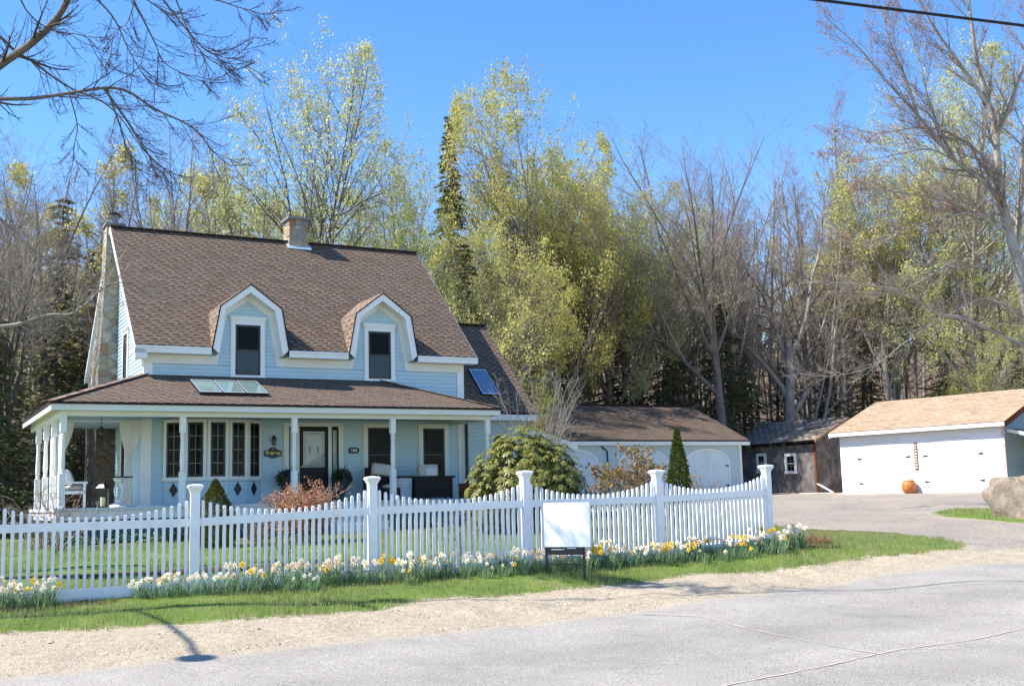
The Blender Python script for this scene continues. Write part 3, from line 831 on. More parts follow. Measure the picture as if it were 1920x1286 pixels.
# walls
mb = MB()
mb.siding([(.2, .74), (9.09, .74), (9.09, 4.50), (.2, 4.50)], FRONT)
mb.box(0, .002, .60, W, .12, 4.9)
for dx in (0, D2):
    poly = [(p[0] + dx, p[1]) for p in [(1.88, 4.5), (3.57, 4.5), (3.32, 5.92), (2.73, 6.34), (2.14, 5.92)]]
    mb.siding(poly, FRONT, z0=4.5)
    mb.prism([(p[0] + dx, p[1]) for p in [(1.95, 4.6), (3.5, 4.6), (3.3, 6.0), (2.73, 6.38), (2.15, 6.0)]], .004, 1.2)
gab = [(0, .6), (2 * VR, .6), (2 * VR, ZE + .3), (VR, ZR - .12), (0, ZE + .3)]
LEFT = lambda v, z, o: (-o, v, z)
mb.siding([(p[0], p[1]) for p in gab], LEFT)
mb.prism(gab, .003, .12, axis='u')
mb.siding([(0, .6), (2 * VR, .6), (2 * VR, ZE + .3), (VR, ZR - .12), (0, ZE + .3)], lambda v, z, o: (W + o, v, z))
mb.prism(gab, W - .12, W - .003, axis='u')
mb.build('wall', 'blue_siding', house)
mb = MB(); mb.box(.02, .02, -.6, W - .02, 2 * VR, .6); mb.build('foundation', 'slate_cap', house)
for u0, u1 in ((0, .2), (9.11, W)):
    m2 = MB(); m2.box(u0, -.028, .74, u1, -.0, 4.5)
    if u0 == 0: m2.box(-.028, -.028, .74, -.001, .12, 4.9)
    m2.build('corner_board', 'white_paint', house)
# roof
def outline(u):
    for dx in (0, D2):
        for a, b in zip(OUT[:-1], OUT[1:]):
            if a[0] + dx <= u <= b[0] + dx: return a[1] + (b[1] - a[1]) * (u - a[0] - dx) / (b[0] - a[0])
    return ZE
mb = MB(); us = [-GO, 1.66, 1.87, 2.72, 3.61, 3.81, 1.66 + D2, 1.87 + D2, 2.72 + D2, 3.61 + D2, 3.81 + D2, W + GO]
RUV = lambda u, z: (u, (z - ZE) / SL * math.hypot(1, SL))
for a, b in zip(us[:-1], us[1:]):
    za, zb = outline(a + 1e-6), outline(b - 1e-6)
    P = [(a, vz(za), za), (b, vz(zb), zb), (b, VR, ZR), (a, VR, ZR)]
    mb.face(P, 0, [RUV(p[0], p[2]) for p in P])
    Q = [(p[0], p[1] + .03, p[2] - .11) for p in P]; mb.face(list(reversed(Q)), 1)
    if za == ZE and zb == ZE: mb.face([P[0], P[1], Q[1], Q[0]], 1)
P = [(-GO, VR, ZR), (W + GO, VR, ZR), (W + GO, 2 * VR + EO, ZE), (-GO, 2 * VR + EO, ZE)]
mb.face(P, 0, [(p[0], p[1] * 1.36) for p in P]); mb.face([(p[0], p[1], p[2] - .11) for p in reversed(P)], 1)
for u in (-GO, W + GO):
    mb.face([(u, -EO, ZE), (u, VR, ZR), (u, VR, ZR - .11), (u, -EO + .03, ZE - .11)], 1)
    mb.face([(u, VR, ZR), (u, 2 * VR + EO, ZE), (u, 2 * VR + EO, ZE - .11), (u, VR, ZR - .11)], 1)
pm('drip_edge', (.03, .022, .022), .8, .2, .1)
pm('ridge_brown', (.07, .05, .042), .9, .2, .2)
roof = mb.build('roof', ['roof_shingle', 'drip_edge'], house)
mb = MB(); mb.bar((-GO, VR, ZR + .0), (W + GO, VR, ZR + .0), .24, .03); mb.build('ridge_cap', 'ridge_brown', roof)
# rake boards and cornices
def trim(name, f, parent=house, mat='white_paint'):
    m = MB(); f(m); return m.build(name, mat, parent)
def rake(m, sides=()):
    for u, s in sides:
        for (a, b) in (((-EO, ZE), (VR, ZR)), ((2 * VR + EO, ZE), (VR, ZR))):
            m.hexa([(u, a[0], a[1] - .17), (u + s * .025, a[0], a[1] - .17), (u + s * .025, a[0], a[1] - .02), (u, a[0], a[1] - .02),
                    (u, b[0], b[1] - .17), (u + s * .025, b[0], b[1] - .17), (u + s * .025, b[0], b[1] - .02), (u, b[0], b[1] - .02)])
            # underside between rake and wall
            m.face([(u, a[0], a[1] - .13), (u, b[0], b[1] - .13), (u - s * (GO - .02), b[0], b[1] - .13), (u - s * (GO - .02), a[0], a[1] - .13)])
trim('rake_board', lambda m: rake(m, ((-GO, -1),))); trim('rake_board', lambda m: rake(m, ((W + GO, 1),)))
segs = [(-GO, 1.66), (3.81, 1.66 + D2), (3.81 + D2, W + GO)]
for a, b in segs:
    trim('eave_fascia', lambda m: (m.box(a, -EO - .02, ZE - .20, b, -EO, ZE - .015), m.box(a, -EO - .045, ZE - .075, b, -EO - .02, ZE - .02)))
for a, b in segs: trim('eave_soffit', lambda m: m.box(a + .001, -EO, ZE - .198, b - .001, -.0, ZE - .17), mat='cream_trim')
def soffit(m):
    # cornice returns on the left gable
    m.box(-GO, -EO, ZE - .36, .0, .0, ZE - .20); m.box(-GO - .02, -EO - .02, ZE - .20, -.03, .35, ZE - .1)
trim('cornice_return', soffit, mat='white_paint')
for a, b in ((.0, 1.90), (3.55, 1.90 + D2), (3.55 + D2, W)): trim('frieze', lambda m: m.box(a, -.040, 4.49, b, -.004, ZE - .198), mat='cream_trim')
# dormers
def dormer(dx, label):
    d = empty('dormer', (dx, 0, 0), parent=house)
    m = MB()
    for i, (a, b) in enumerate(zip(OUT[:-1], OUT[1:])):
        f = -EO - .06
        P = [(a[0], f, a[1]), (b[0], f, b[1]), (b[0], vz(b[1]) + .02, b[1]), (a[0], vz(a[1]) + .02, a[1])]
        L = math.hypot(b[0] - a[0], b[1] - a[1])
        m.face(P, 0, [(0, 0), (0, L), (vz(b[1]), L), (vz(a[1]), 0)] if i < 2 else [(0, L), (0, 0), (vz(b[1]), 0), (vz(a[1]), L)])
        # thick dark shingle edge
        nx_, nz_ = (b[1] - a[1]) / L, -(b[0] - a[0]) / L
        Q = [(p[0] + nx_ * .035, p[1] - .005, p[2] + nz_ * .035) for p in P]
        m.face([P[0], P[1], Q[1], Q[0]], 1); m.face(list(reversed(Q)), 1)
    m.build('dormer_roof', ['dormer_shingle', 'drip_edge'], d)
    m = MB(); f0 = -EO - .045
    sh = [(p[0], p[1] - .03) for p in OUT]
    O2 = [(1.70, 4.90), (1.90, 6.045), (2.72, 6.69), (3.58, 6.055), (3.775, 4.90)]
    for i in range(4):
        a, b, c, e = O2[i], O2[i + 1], INN[i + 1], INN[i]
        m.hexa([(a[0], f0, a[1]), (b[0], f0, b[1]), (c[0], f0, c[1]), (e[0], f0, e[1]), (a[0], f0 + .03, a[1]), (b[0], f0 + .03, b[1]), (c[0], f0 + .03, c[1]), (e[0], f0 + .03, e[1])])
    # soffit under the fascia and the frieze on the wall
    for i in range(4):
        a, b = INN[i], INN[i + 1]
        m.face([(a[0], f0 + .03, a[1]), (b[0], f0 + .03, b[1]), (b[0], -.0, b[1]), (a[0], -.0, a[1])], 1)
        c, e = WAL[i + 1], WAL[i]
        m.hexa([(a[0], -.038, a[1]), (b[0], -.038, b[1]), (c[0], -.038, c[1]), (e[0], -.038, e[1]), (a[0], -.002, a[1]), (b[0], -.002, b[1]), (c[0], -.002, c[1]), (e[0], -.002, e[1])], 1)
    m.build('dormer_trim', ['white_paint', 'cream_trim'], d)
    wu0, wu1, z0, z1 = 2.385, 3.085, 4.235, 5.625
    m = MB()
    m.box(wu0 - .125, -.062, 4.19, wu0, -.002, z1 + .13); m.box(wu1, -.062, 4.19, wu1 + .125, -.002, z1 + .13)
    m.box(wu0, -.061, z1, wu1, -.002, z1 + .13); m.box(wu0 - .15, -.09, z1 + .13, wu1 + .15, -.002, z1 + .20); m.box(wu0 - .18, -.11, z1 + .20, wu1 + .18, -.002, z1 + .225)
    m.box(wu0 - .14, -.08, 4.17, wu1 + .14, -.002, z0 - .005)
    m.box(wu0, -.028, z0, wu1, -.003, z1, 2)
    for a, b, c, e in ((wu0, z0, wu0 + .055, z1), (wu1 - .055, z0, wu1, z1), (wu0, z0, wu1, z0 + .07), (wu0, z1 - .055, wu1, z1), (wu0, z0 + .66, wu1, z0 + .71)):
        m.box(a, -.052, b, c, -.029, e, 1)
    # half curtain behind the lower sash, drawn side curtain above
    n = 14
    for k in range(n):
        ua = wu0 + .05 + (wu1 - wu0 - .1) * k / n; ub = wu0 + .05 + (wu1 - wu0 - .1) * (k + 1) / n; oa = .004 * math.sin(k * 2.1); ob = .004 * math.sin((k + 1) * 2.1)
        m.face([(ua, -.035 + oa, z0 + .06), (ub, -.035 + ob, z0 + .06), (ub, -.035 + ob, z0 + .66), (ua, -.035 + oa, z0 + .66)], 3)
    m.face([(wu0 + .48, -.032, z0 + .71), (wu1 - .06, -.032, z0 + .71), (wu1 - .06, -.032, z1 - .06), (wu0 + .48, -.032, z1 - .06)], 4)
    m.face([(wu0 + .04, -.045, z0 + .04), (wu1 - .04, -.045, z0 + .04), (wu1 - .04, -.045, z1 - .04), (wu0 + .04, -.045, z1 - .04)], 5)
    m.build('window', ['white_paint', 'black_sash', 'dark_interior', 'window_curtain', 'dark_interior', 'window_glass'], d)
dormer(0, 'left'); dormer(D2, 'right')

# chimneys
mb = MB(); mb.box(5.13, 3.88, 8.4, 5.75, 4.55, 9.76)
ch = mb.build('chimney', 'field_stone', roof)
mb = MB(); mb.box(5.06, 3.79, 9.76, 5.84, 4.64, 9.84); mb.build('chimney_cap', 'slate_cap', ch)
mb = MB(); mb.hexa([(5.06, 3.80, 8.78), (5.83, 3.80, 8.78), (5.83, 4.3, 9.13), (5.06, 4.3, 9.13), (5.06, 3.80, 8.84), (5.83, 3.80, 8.84), (5.83, 4.3, 9.2), (5.06, 4.3, 9.2)]); mb.build('flashing', 'flashing', ch)
def cpoly(z, u0, v0, v1, u1=.35): return [(u0, v0, z), (u1, v0, z), (u1, v1, z), (u0, v1, z)]
mb = MB()
lev = [(-.7, -.56, 4.22, 6.3, .02), (4.0, -.56, 4.22, 6.3, .02), (4.9, -.54, 4.22, 6.0, .02), (6.3, -.46, 4.22, 5.2, .02), (7.6, -.42, 4.22, 4.95, .10), (9.15, -.38, 4.25, 4.9, .10)]
for a, b in zip(lev[:-1], lev[1:]):
    A = cpoly(*a[:4], a[4]); B = cpoly(*b[:4], b[4])
    for k in range(4): mb.face([A[k], A[(k + 1) % 4], B[(k + 1) % 4], B[k]])
mb.face(cpoly(*lev[-1][:4], lev[-1][4]))
ch2 = mb.build('chimney', 'field_stone', house)
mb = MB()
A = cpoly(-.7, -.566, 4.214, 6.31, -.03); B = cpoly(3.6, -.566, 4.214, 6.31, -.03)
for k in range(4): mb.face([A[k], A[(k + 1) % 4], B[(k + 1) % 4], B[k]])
mb.build('chimney_base', 'shade_tinted_stone', ch2); ch2['label'] = 'tall fieldstone chimney against the left gable'  # skin round the chimney foot, porch shade painted into its stone colour
mb = MB(); mb.box(-.43, 4.2, 9.15, .15, 4.95, 9.22); mb.build('chimney_cap', 'slate_cap', ch2)
mb = MB(); mb.lathe([(.11, 9.22), (.11, 9.46), (.13, 9.47)], 12, (-.14, 4.58, 0))
for a in range(7):
    p, q = math.pi * a / 7, math.pi * (a + 1) / 7
    mb.face([(-.14 + .2 * math.cos(p), 4.42, 9.48 + .12 * math.sin(p)), (-.14 + .2 * math.cos(q), 4.42, 9.48 + .12 * math.sin(q)), (-.14 + .2 * math.cos(q), 4.8, 9.48 + .12 * math.sin(q)), (-.14 + .2 * math.cos(p), 4.8, 9.48 + .12 * math.sin(p))])
mb.build('flue', 'slate_cap', ch2)
# gable window
def simple_window(name, fn, u0, u1, z0, z1, cas=.11, parent=house, curtain=False, mun=None, head=.0, sash='black_sash', casing='white_paint', mid=True):
    """window on a wall plane; fn(u, z, o) maps to a point o metres in front of the wall"""
    m = MB()
    def bx(a, b, c, e, o0, o1, mi):
        P = [fn(a, b, o0), fn(c, b, o0), fn(c, b, o1), fn(a, b, o1), fn(a, e, o0), fn(c, e, o0), fn(c, e, o1), fn(a, e, o1)]
        m.hexa(P, mi)
    bx(u0 - cas, z0 - .05, u0, z1 + cas, .002, .06, 0); bx(u1, z0 - .05, u1 + cas, z1 + cas, .002, .06, 0)
    bx(u0, z1, u1, z1 + cas, .002, .059, 0); bx(u0 - cas - .03, z0 - .09, u1 + cas + .03, z0 - .002, .002, .08, 0)
    if head: bx(u0 - cas - .03, z1 + cas, u1 + cas + .03, z1 + cas + head, .002, .09, 0)
    m.face([fn(u0, z0, .0275), fn(u1, z0, .0275), fn(u1, z1, .0275), fn(u0, z1, .0275)], 2)
    s_ = .05
    for a, b, c, e in ((u0, z0, u0 + s_, z1), (u1 - s_, z0, u1, z1), (u0 + s_, z0, u1 - s_, z0 + s_), (u0 + s_, z1 - s_, u1 - s_, z1)): bx(a, b, c, e, .028, .052, 1)
    if mid: bx(u0 + s_, (z0 + z1) / 2 - .02, u1 - s_, (z0 + z1) / 2 + .02, .028, .051, 1)
    if mun:
        nc, nr = mun
        for k in range(1, nc): x = u0 + (u1 - u0) * k / nc; bx(x - .008, z0 + s_, x + .008, z1 - s_, .0285, .036, 3)
        for k in range(1, nr): z = z0 + (z1 - z0) * k / nr; bx(u0 + s_, z - .008, u1 - s_, z + .008, .0283, .0355, 3)
    m.face([fn(u0 + .03, z0 + .03, .041), fn(u1 - .03, z0 + .03, .041), fn(u1 - .03, z1 - .03, .041), fn(u0 + .03, z1 - .03, .041)], 4)
    return m.build(name, [casing, sash, 'dark_interior', 'muntin', 'window_glass'], parent)
simple_window('window', LEFT, 2.40, 3.02, 4.0, 5.62, .12, head=.05)
simple_window('window', LEFT, 2.45, 3.0, 1.4, 2.7, .12)

# porch
PD, ZP, ZQ, UR, VB = 2.58, 4.19, 3.217, 9.26, 4.2
mb = MB(); SP = (ZP - ZQ) / PD; q = math.hypot(1, SP)
P = [(-PD, -PD, ZQ), (UR, -PD, ZQ), (UR - PD, 0, ZP), (0, 0, ZP)]
mb.face(P, 0, [(p[0], (p[1] + PD) * q) for p in P])
P = [(-PD, VB, ZQ), (-PD, -PD, ZQ), (0, 0, ZP), (0, VB, ZP)]
mb.face(P, 0, [(p[1], (p[0] + PD) * q) for p in P])
P = [(UR, -PD, ZQ), (UR, 0, ZQ), (UR - PD, 0, ZP)]
mb.face(P, 0, [(p[1], (UR - p[0]) * q) for p in P])
mb.face([(-PD, -PD, ZQ - .06), (-PD, -PD, ZQ), (UR, -PD, ZQ), (UR, -PD, ZQ - .06)], 1)
mb.face([(-PD, -PD, ZQ - .06), (-PD, -PD, ZQ), (-PD, VB, ZQ), (-PD, VB, ZQ - .06)], 1)
mb.face([(UR, -PD, ZQ - .06), (UR, -PD, ZQ), (UR, 0, ZQ), (UR, 0, ZQ - .06)], 1)
porch = mb.build('porch_roof', ['roof_shingle', 'drip_edge'], house)
for a, b in (((-PD, -PD, ZQ + .012), (-.0, -.0, ZP + .012)), ((UR, -PD, ZQ + .012), (UR - PD, 0, ZP + .012))):
    mb = MB(); mb.bar(a, b, .26, .02); mb.build('hip_cap', 'dormer_shingle', porch)
def pf(m):
    m.box(-PD + .03, -PD + .03, ZQ - .20, UR - .03, -PD + .05, ZQ - .04)
    m.box(-PD + .03, -PD + .05, ZQ - .20, -PD + .05, VB, ZQ - .04)
    m.box(UR - .05, -PD + .05, ZQ - .20, UR - .03, 0, ZQ - .04)
    m.box(-PD + .05, -PD + .05, ZQ - .10, UR - .05, -2.16, ZQ - .085)
    m.box(-PD + .05, -2.16, ZQ - .10, -2.16, VB, ZQ - .085)
    m.box(8.9, -2.16, ZQ - .10, UR - .05, 0, ZQ - .085)
trim('porch_fascia', pf, mat='cream_trim')
def beam(m):
    m.box(-2.32, -2.34, 2.90, 9.02, -2.18, ZQ - .10)
    m.box(-2.32, -2.18, 2.90, -2.16, VB, ZQ - .10)
    m.box(8.86, -2.18, 2.90, 9.02, -.0, ZQ - .10)
trim('porch_beam', beam, mat='cream_trim')
trim('porch_ceiling', lambda m: (m.box(-2.16, -2.18, 3.02, 8.86, -.03, 3.06), m.box(-2.16, -.03, 3.02, -.0, VB, 3.06)), mat='porch_ceiling')
trim('porch_floor', lambda m: (m.box(-2.40, -2.42, .66, 9.1, -.02, .735), m.box(-2.40, -.02, .66, -.02, 3.4, .735)), mat='deck_boards')
trim('porch_skirt', lambda m: (m.box(-2.36, -2.38, .46, 9.06, -2.36, .659), m.box(-2.36, -2.36, .46, -2.34, 3.4, .659), m.box(-2.36, -2.38, -.2, -2.24, -2.26, .46), m.box(8.9, -2.38, -.2, 9.02, -2.26, .46)), mat='white_paint')
def lat(m):
    for k in range(-16, 150):
        for s in (1, -1):
            u = -2.3 + k * .075; z0, z1 = -.2, .46; ub = u + s * (z1 - z0)
            if min(u, ub) < -2.3 or max(u, ub) > 9.0: continue
            m.bar((u, -2.35 + (.004 if s > 0 else -.004), z0), (ub, -2.35 + (.004 if s > 0 else -.004), z1), .006, .022, 0, up=(0, 1, 0))
    m.box(-2.3, -2.25, -.2, 9.0, -2.24, .46, 1)
m = MB(); lat(m); m.build('lattice_skirt', ['blue_siding', 'dark_interior'], house)
def porch_post(u, v):
    m = MB(); h = .07
    m.box(u - h, v - h, .735, u + h, v + h, 1.55); m.box(u - h, v - h, 2.52, u + h, v + h, 2.90)
    m.lathe([(.069, 1.55), (.045, 1.58), (.06, 1.61), (.045, 1.64), (.055, 1.68), (.062, 1.78), (.052, 2.15), (.045, 2.34), (.055, 2.37), (.045, 2.40), (.062, 2.44), (.045, 2.47), (.069, 2.52)], 12, (u, v, 0))
    m.build('porch_post', 'white_paint', house)
for u in (-2.24, .52, 3.35, 6.08, 8.94): porch_post(u, -2.26)
for v in (-.55, 1.15, 2.95): porch_post(-2.24, v)
def skylight(name, P, mat, parent, curb=.09, thick=.04):
    """P: four corners on the roof, upper-left, upper-right, lower-right, lower-left"""
    P = [Vector(p) for p in P]; n = (P[1] - P[0]).cross(P[3] - P[0]).normalized()
    if n.z < 0: n = -n
    T = [p + n * curb for p in P]; c = sum(T, Vector()) / 4
    m = MB()
    for k in range(4): m.face([P[k], P[(k + 1) % 4], T[(k + 1) % 4], T[k]], 0)
    I = [t + (c - t).normalized() * .07 for t in T]
    for k in range(4): m.face([T[k], T[(k + 1) % 4], I[(k + 1) % 4], I[k]], 1)
    m.face([i - n * .012 for i in I], 2)
    m.build(name, ['drip_edge', 'flashing', mat], parent)
sz = lambda v: ZQ + (v + PD) * SP
for k in range(3):
    a = 1.02 + k * .60; b = a + .56
    skylight('skylight', [(a, -.72, sz(-.72)), (b, -.72, sz(-.72)), (b, -1.86, sz(-1.86)), (a, -1.86, sz(-1.86))], 'skylight_glass', porch)
# steps in front of the door
m = MB()
for k in range(4): m.box(4.15, -2.42 - .28 * (k + 1), -.2, 5.55, -2.42 - .28 * k, .735 - .17 * (k + 1))
m.build('porch_steps', 'deck_boards', house)
# front door
m = MB()
m.box(3.76, -.055, .735, 3.90, -.002, 2.95); m.box(5.35, -.055, .735, 5.49, -.002, 2.95); m.box(3.90, -.05, 2.84, 5.35, -.002, 2.95)
m.box(4.08, -.05, .735, 4.20, -.002, 2.84); m.box(5.04, -.05, .735, 5.14, -.002, 2.84); m.box(3.9, -.07, .736, 5.35, -.02, .77)
m.build('door_casing', 'cream_trim', house)
m = MB(); m.box(4.20, -.04, .77, 5.04, -.018, 2.84)
door = m.build('front_door', 'door_black', house)
m = MB(); m.box(4.31, -.046, 1.70, 4.93, -.041, 2.70)
m.build('door_glass', 'etched_glass', door)
m = MB()
for a, b, c, e in ((4.35, 2.63, 4.89, 2.65), (4.35, 1.73, 4.89, 1.75), (4.35, 1.75, 4.365, 2.63), (4.875, 1.75, 4.89, 2.63)): m.box(a, -.049, b, c, -.0465, e)
for cx in (4.50, 4.74):
    m.lathe([(.0, 0), (.05, .002)], 8, (cx, -.049, 2.18)) if False else None
    for k in range(3): m.box(cx - .03 + k * .02, -.049, 2.05 + .06 * (k % 2), cx - .02 + k * .02, -.0465, 2.30 - .05 * (k % 2))
m.build('leaded_pattern', 'window_curtain', door)
m = MB(); m.lathe([(.0, -.03), (.022, -.02), (.03, 0), (.022, .02), (0, .03)], 10, (4.26, -.075, 1.72)); m.build('handle', 'gold_paint', door)
for a, b in ((3.90, 4.08), (5.14, 5.34)):
    m = MB(); m.box(a, -.035, .77, b, -.018, 2.84); sd = m.build('sidelight', 'door_black', house)
    m = MB(); m.box(a + .04, -.038, 1.0, b - .05, -.0355, 2.74); m.build('sidelight_glass', 'etched_glass', sd)
simple_window('window', FRONT, 6.22, 6.96, 1.25, 2.82, .13, casing='cream_trim')
simple_window('window', FRONT, 7.95, 8.65, 1.25, 2.81, .13, casing='cream_trim')
# bay window
bay = empty('bay_window', (0, 0, 0), parent=house)
w_ = .565; angs = [R(a) for a in (-36, -18, 0, 18, 36)]
pts = [(.53, -.03)]
for a in angs: pts.append((pts[-1][0] + w_ * math.cos(a), pts[-1][1] + w_ * math.sin(a)))
pts = [(p[0], p[1]) for p in pts]
m = MB(); m.prism([(p[0], p[1]) for p in pts], .735, 1.36, axis='z'); 
for (p, q, a) in zip(pts[:-1], pts[1:], angs):
    fn = (lambda p, a: lambda u, z, o: (p[0] + u * math.cos(a) + o * math.sin(a), p[1] + u * math.sin(a) - o * math.cos(a), z))(p, a)
    m.siding([(0, .74), (w_, .74), (w_, 1.36), (0, 1.36)], fn)
m.build('bay_base', 'blue_siding', bay)
m = MB(); m.prism([(p[0] * 1.0, p[1] - .04) for p in pts], 1.36, 1.42, axis='z'); m.prism([(p[0], p[1] + .05) for p in pts], 2.97, 3.02, axis='z'); m.build('sill', 'white_paint', bay)
for k, (p, a) in enumerate(zip(pts[:-1], angs)):
    fn = (lambda p, a: lambda u, z, o: (p[0] + u * math.cos(a) + o * math.sin(a), p[1] + u * math.sin(a) - o * math.cos(a), z))(p, a)
    wo_ = simple_window('bay_sash', fn, .085, w_ - .085, 1.47, 2.90, .085, bay, mun=(2, 4), casing='cream_trim', mid=False)
    m = MB(); c = w_ / 2
    m.hexa([fn(c - .115, 1.14, .027), fn(c, .95, .027), fn(c + .115, 1.14, .027), fn(c, 1.33, .027), fn(c - .115, 1.14, .04), fn(c, .95, .04), fn(c + .115, 1.14, .04), fn(c, 1.33, .04)])
    m.build('diamond_panel', 'diamond_dark', bay)
# right wing
wing = empty('wing', (0, 0, 0), parent=house)
WU, WV, WZ, RV, RZ = 11.60, -.51, 3.28, 2.94, 6.46
q = math.hypot(RV - WV, RZ - WZ) / (RZ - WZ)
m = MB()
P = [(W + .01, WV, WZ), (WU, WV, WZ), (WU, RV, RZ), (W + .01, RV, RZ)]
m.face(P, 0, [(p[0], (p[2] - WZ) * q) for p in P]); m.face([(p[0], p[1] + .03, p[2] - .09) for p in reversed(P)], 1)
P2 = [(W + .01, RV, RZ), (WU, RV, RZ), (WU, 2 * RV - WV, WZ), (W + .01, 2 * RV - WV, WZ)]
m.face(P2, 0, [(p[0], (p[2] - WZ) * q) for p in P2])
m.face([(WU, WV, WZ), (WU, RV, RZ), (WU, RV, RZ - .09), (WU, WV + .03, WZ - .09)], 1); m.face([P[0], P[1], (WU, WV + .03, WZ - .09), (W + .01, WV + .03, WZ - .09)], 1)
m.bar((W, RV, RZ + .02), (WU, RV, RZ + .02), .24, .05, 1)
wr = m.build('wing_roof', ['roof_shingle', 'drip_edge'], wing)
ws = lambda v: WZ + (v - WV) * (RZ - WZ) / (RV - WV)
skylight('skylight', [(10.0, 1.02, ws(1.02)), (10.58, 1.02, ws(1.02)), (10.58, .08, ws(.08)), (10.0, .08, ws(.08))], 'skylight_blue', wr, .07)
m = MB(); m.box(W + .12, WV + .02, WZ - .24, WU, WV + .04, WZ - .07); m.box(W + .12, WV + .04, WZ - .11, WU, -.2, WZ - .09)
m.hexa([(WU - .02, WV, WZ - .26), (WU, WV, WZ - .26), (WU, RV, RZ - .26), (WU - .02, RV, RZ - .26), (WU - .02, WV, WZ - .07), (WU, WV, WZ - .07), (WU, RV, RZ - .07), (WU - .02, RV, RZ - .07)])
m.build('wing_fascia', 'white_paint', wing)
m = MB(); m.siding([(W + .02, 0), (11.35, 0), (11.35, 3.15), (W + .02, 3.15)], lambda u, z, o: (u, -.2 - o, z)); m.box(W + .13, -.198, -.2, 11.35, 5.9, 3.14)
m.prism([(-.19, 3.13), (5.9, 3.13), (RV, RZ - .13)], 11.2, 11.35, axis='u')
m.build('wing_wall', 'grey_siding', wing)
# sloping breezeway roof towards the garage
m = MB()
P = [(11.36, .5, 3.0), (13.55, .5, 2.38), (13.55, 3.4, 2.38), (11.36, 3.4, 3.0)]
m.face(P, 0, [(p[1], p[0]) for p in P]); m.face([(p[0], p[1], p[2] - .12) for p in reversed(P)], 1)
m.hexa([(11.36, .48, 2.80), (13.6, .48, 2.18), (13.6, .5, 2.18), (11.36, .5, 2.80), (11.36, .48, 3.0), (13.6, .48, 2.38), (13.6, .5, 2.38), (11.36, .5, 3.0)], 1)
m.box(11.36, .6, -.2, 13.4, 3.3, 2.2, 2)
m.build('breezeway', ['roof_shingle', 'white_paint', 'grey_siding'], house)
# curtain rail and curtains on the side porch
def curtain(path_u, zt, zc, zb, wt, wc, wb, cu_t, cu_c, cu_b, v, axis=0, loc=None, label=''):
    """gathered curtain: widths top, cinch, bottom and their centres"""
    m = MB(); n = 22; rows = []
    for j in range(25):
        t = j / 24
        z = zt + (zb - zt) * t; tc = (zt - zc) / (zt - zb)
        if t < tc:
            s_ = t / tc; e = 1 - (1 - s_) ** 1.6 if False else s_ ** 1.5; w = wt + (wc - wt) * e; c = cu_t + (cu_c - cu_t) * e
        else:
            s_ = (t - tc) / (1 - tc); e = s_ ** .7; w = wc + (wb - wc) * e; c = cu_c + (cu_b - cu_c) * e
        rows.append([(c + w * (i / n - .5), .022 * math.sin(i * 1.9) * (.5 + w), z) for i in range(n + 1)])
    for a, b in zip(rows[:-1], rows[1:]):
        for i in range(n):
            q4 = [a[i], a[i + 1], b[i + 1], b[i]]
            m.face([(p[0], v + p[1], p[2]) if axis == 0 else (v + p[1], p[0], p[2]) for p in q4])
    me_o = m.build('porch_curtain', 'curtain_cloth', None, smooth=True)
    me_o.location = HL; me_o.rotation_euler = (0, 0, YAW)
    return me_o
tag(curtain(0, 2.92, 1.96, .76, .58, .10, .34, -.33, -.36, -.40, -.05), 'white gathered curtain tied in the middle beside the house corner', 'curtain', 'curtains on the side porch')
tag(curtain(0, 2.92, 1.9, .76, .42, .09, .30, -1.92, -2.08, -2.05, -.05), 'white curtain tied back behind the front corner porch post', 'curtain', 'curtains on the side porch')
tag(curtain(0, 2.88, 1.85, .76, .60, .12, .34, -.95, -.72, -.75, -2.13, 1), 'sunlit white curtain tied to the second post of the left side', 'curtain', 'curtains on the side porch')
tag(curtain(0, 2.88, 1.85, .76, .60, .12, .34, .75, 1.0, .98, -2.13, 1), 'shaded white curtain beside the third post of the left side', 'curtain', 'curtains on the side porch')
m = MB(); m.tube([(-2.16, -.05, 2.945), (-.0, -.05, 2.945)], .018, 8); m.build('curtain_rod', 'white_paint', house)

# ---------------------------------------------------------------- things on and around the porch
def hthing(name, u, v, z, label, cat, group=None, rz=0.0):
    a = YAW; x = HL[0] + u * math.cos(a) - v * math.sin(a); y = HL[1] + u * math.sin(a) + v * math.cos(a)
    return empty(name, (x, y, HL[2] + z), YAW + rz, label, cat, group)
def text(body, size, mat, parent, loc, name='lettering', rot=(R(90), 0, 0), extrude=.003, bold=.0):
    cu = bpy.data.curves.new(name, 'FONT'); cu.body = body; cu.size = size; cu.align_x = 'CENTER'; cu.align_y = 'CENTER'
    cu.extrude = extrude; cu.offset = bold
    o = bpy.data.objects.new(name, cu); C.objects.link(o)
    dg = bpy.context.evaluated_depsgraph_get()
    me = bpy.data.meshes.new_from_object(o.evaluated_get(dg)); bpy.data.objects.remove(o)
    me.materials.clear(); o = link(name, me, mat, parent, loc); o.rotation_euler = rot
    return o
# wall lamp
t = hthing('wall_lamp', 3.46, -.02, 2.33, 'small black wall lantern above the dark shaped name sign', 'lamp')
m = MB(); m.lathe([(.0, .27), (.02, .25), (.075, .17), (.08, .155), (.0, .155)], 8, (0, -.09, 0)); m.box(-.03, -.10, .10, .03, 0, .2); m.lathe([(.03, -.02), (.05, .0), (.0, .0)], 8, (0, -.09, 0))
for k in range(4): a = k * math.pi / 2 + .78; m.bar((.05 * math.cos(a), -.09 + .05 * math.sin(a), 0), (.065 * math.cos(a), -.09 + .065 * math.sin(a), .16), .008, .008)
m.build('lamp_body', 'metal_black', t)
m = MB(); m.lathe([(.04, 0), (.056, .155)], 8, (0, -.09, 0)); m.build('lamp_glass', 'window_curtain', t)
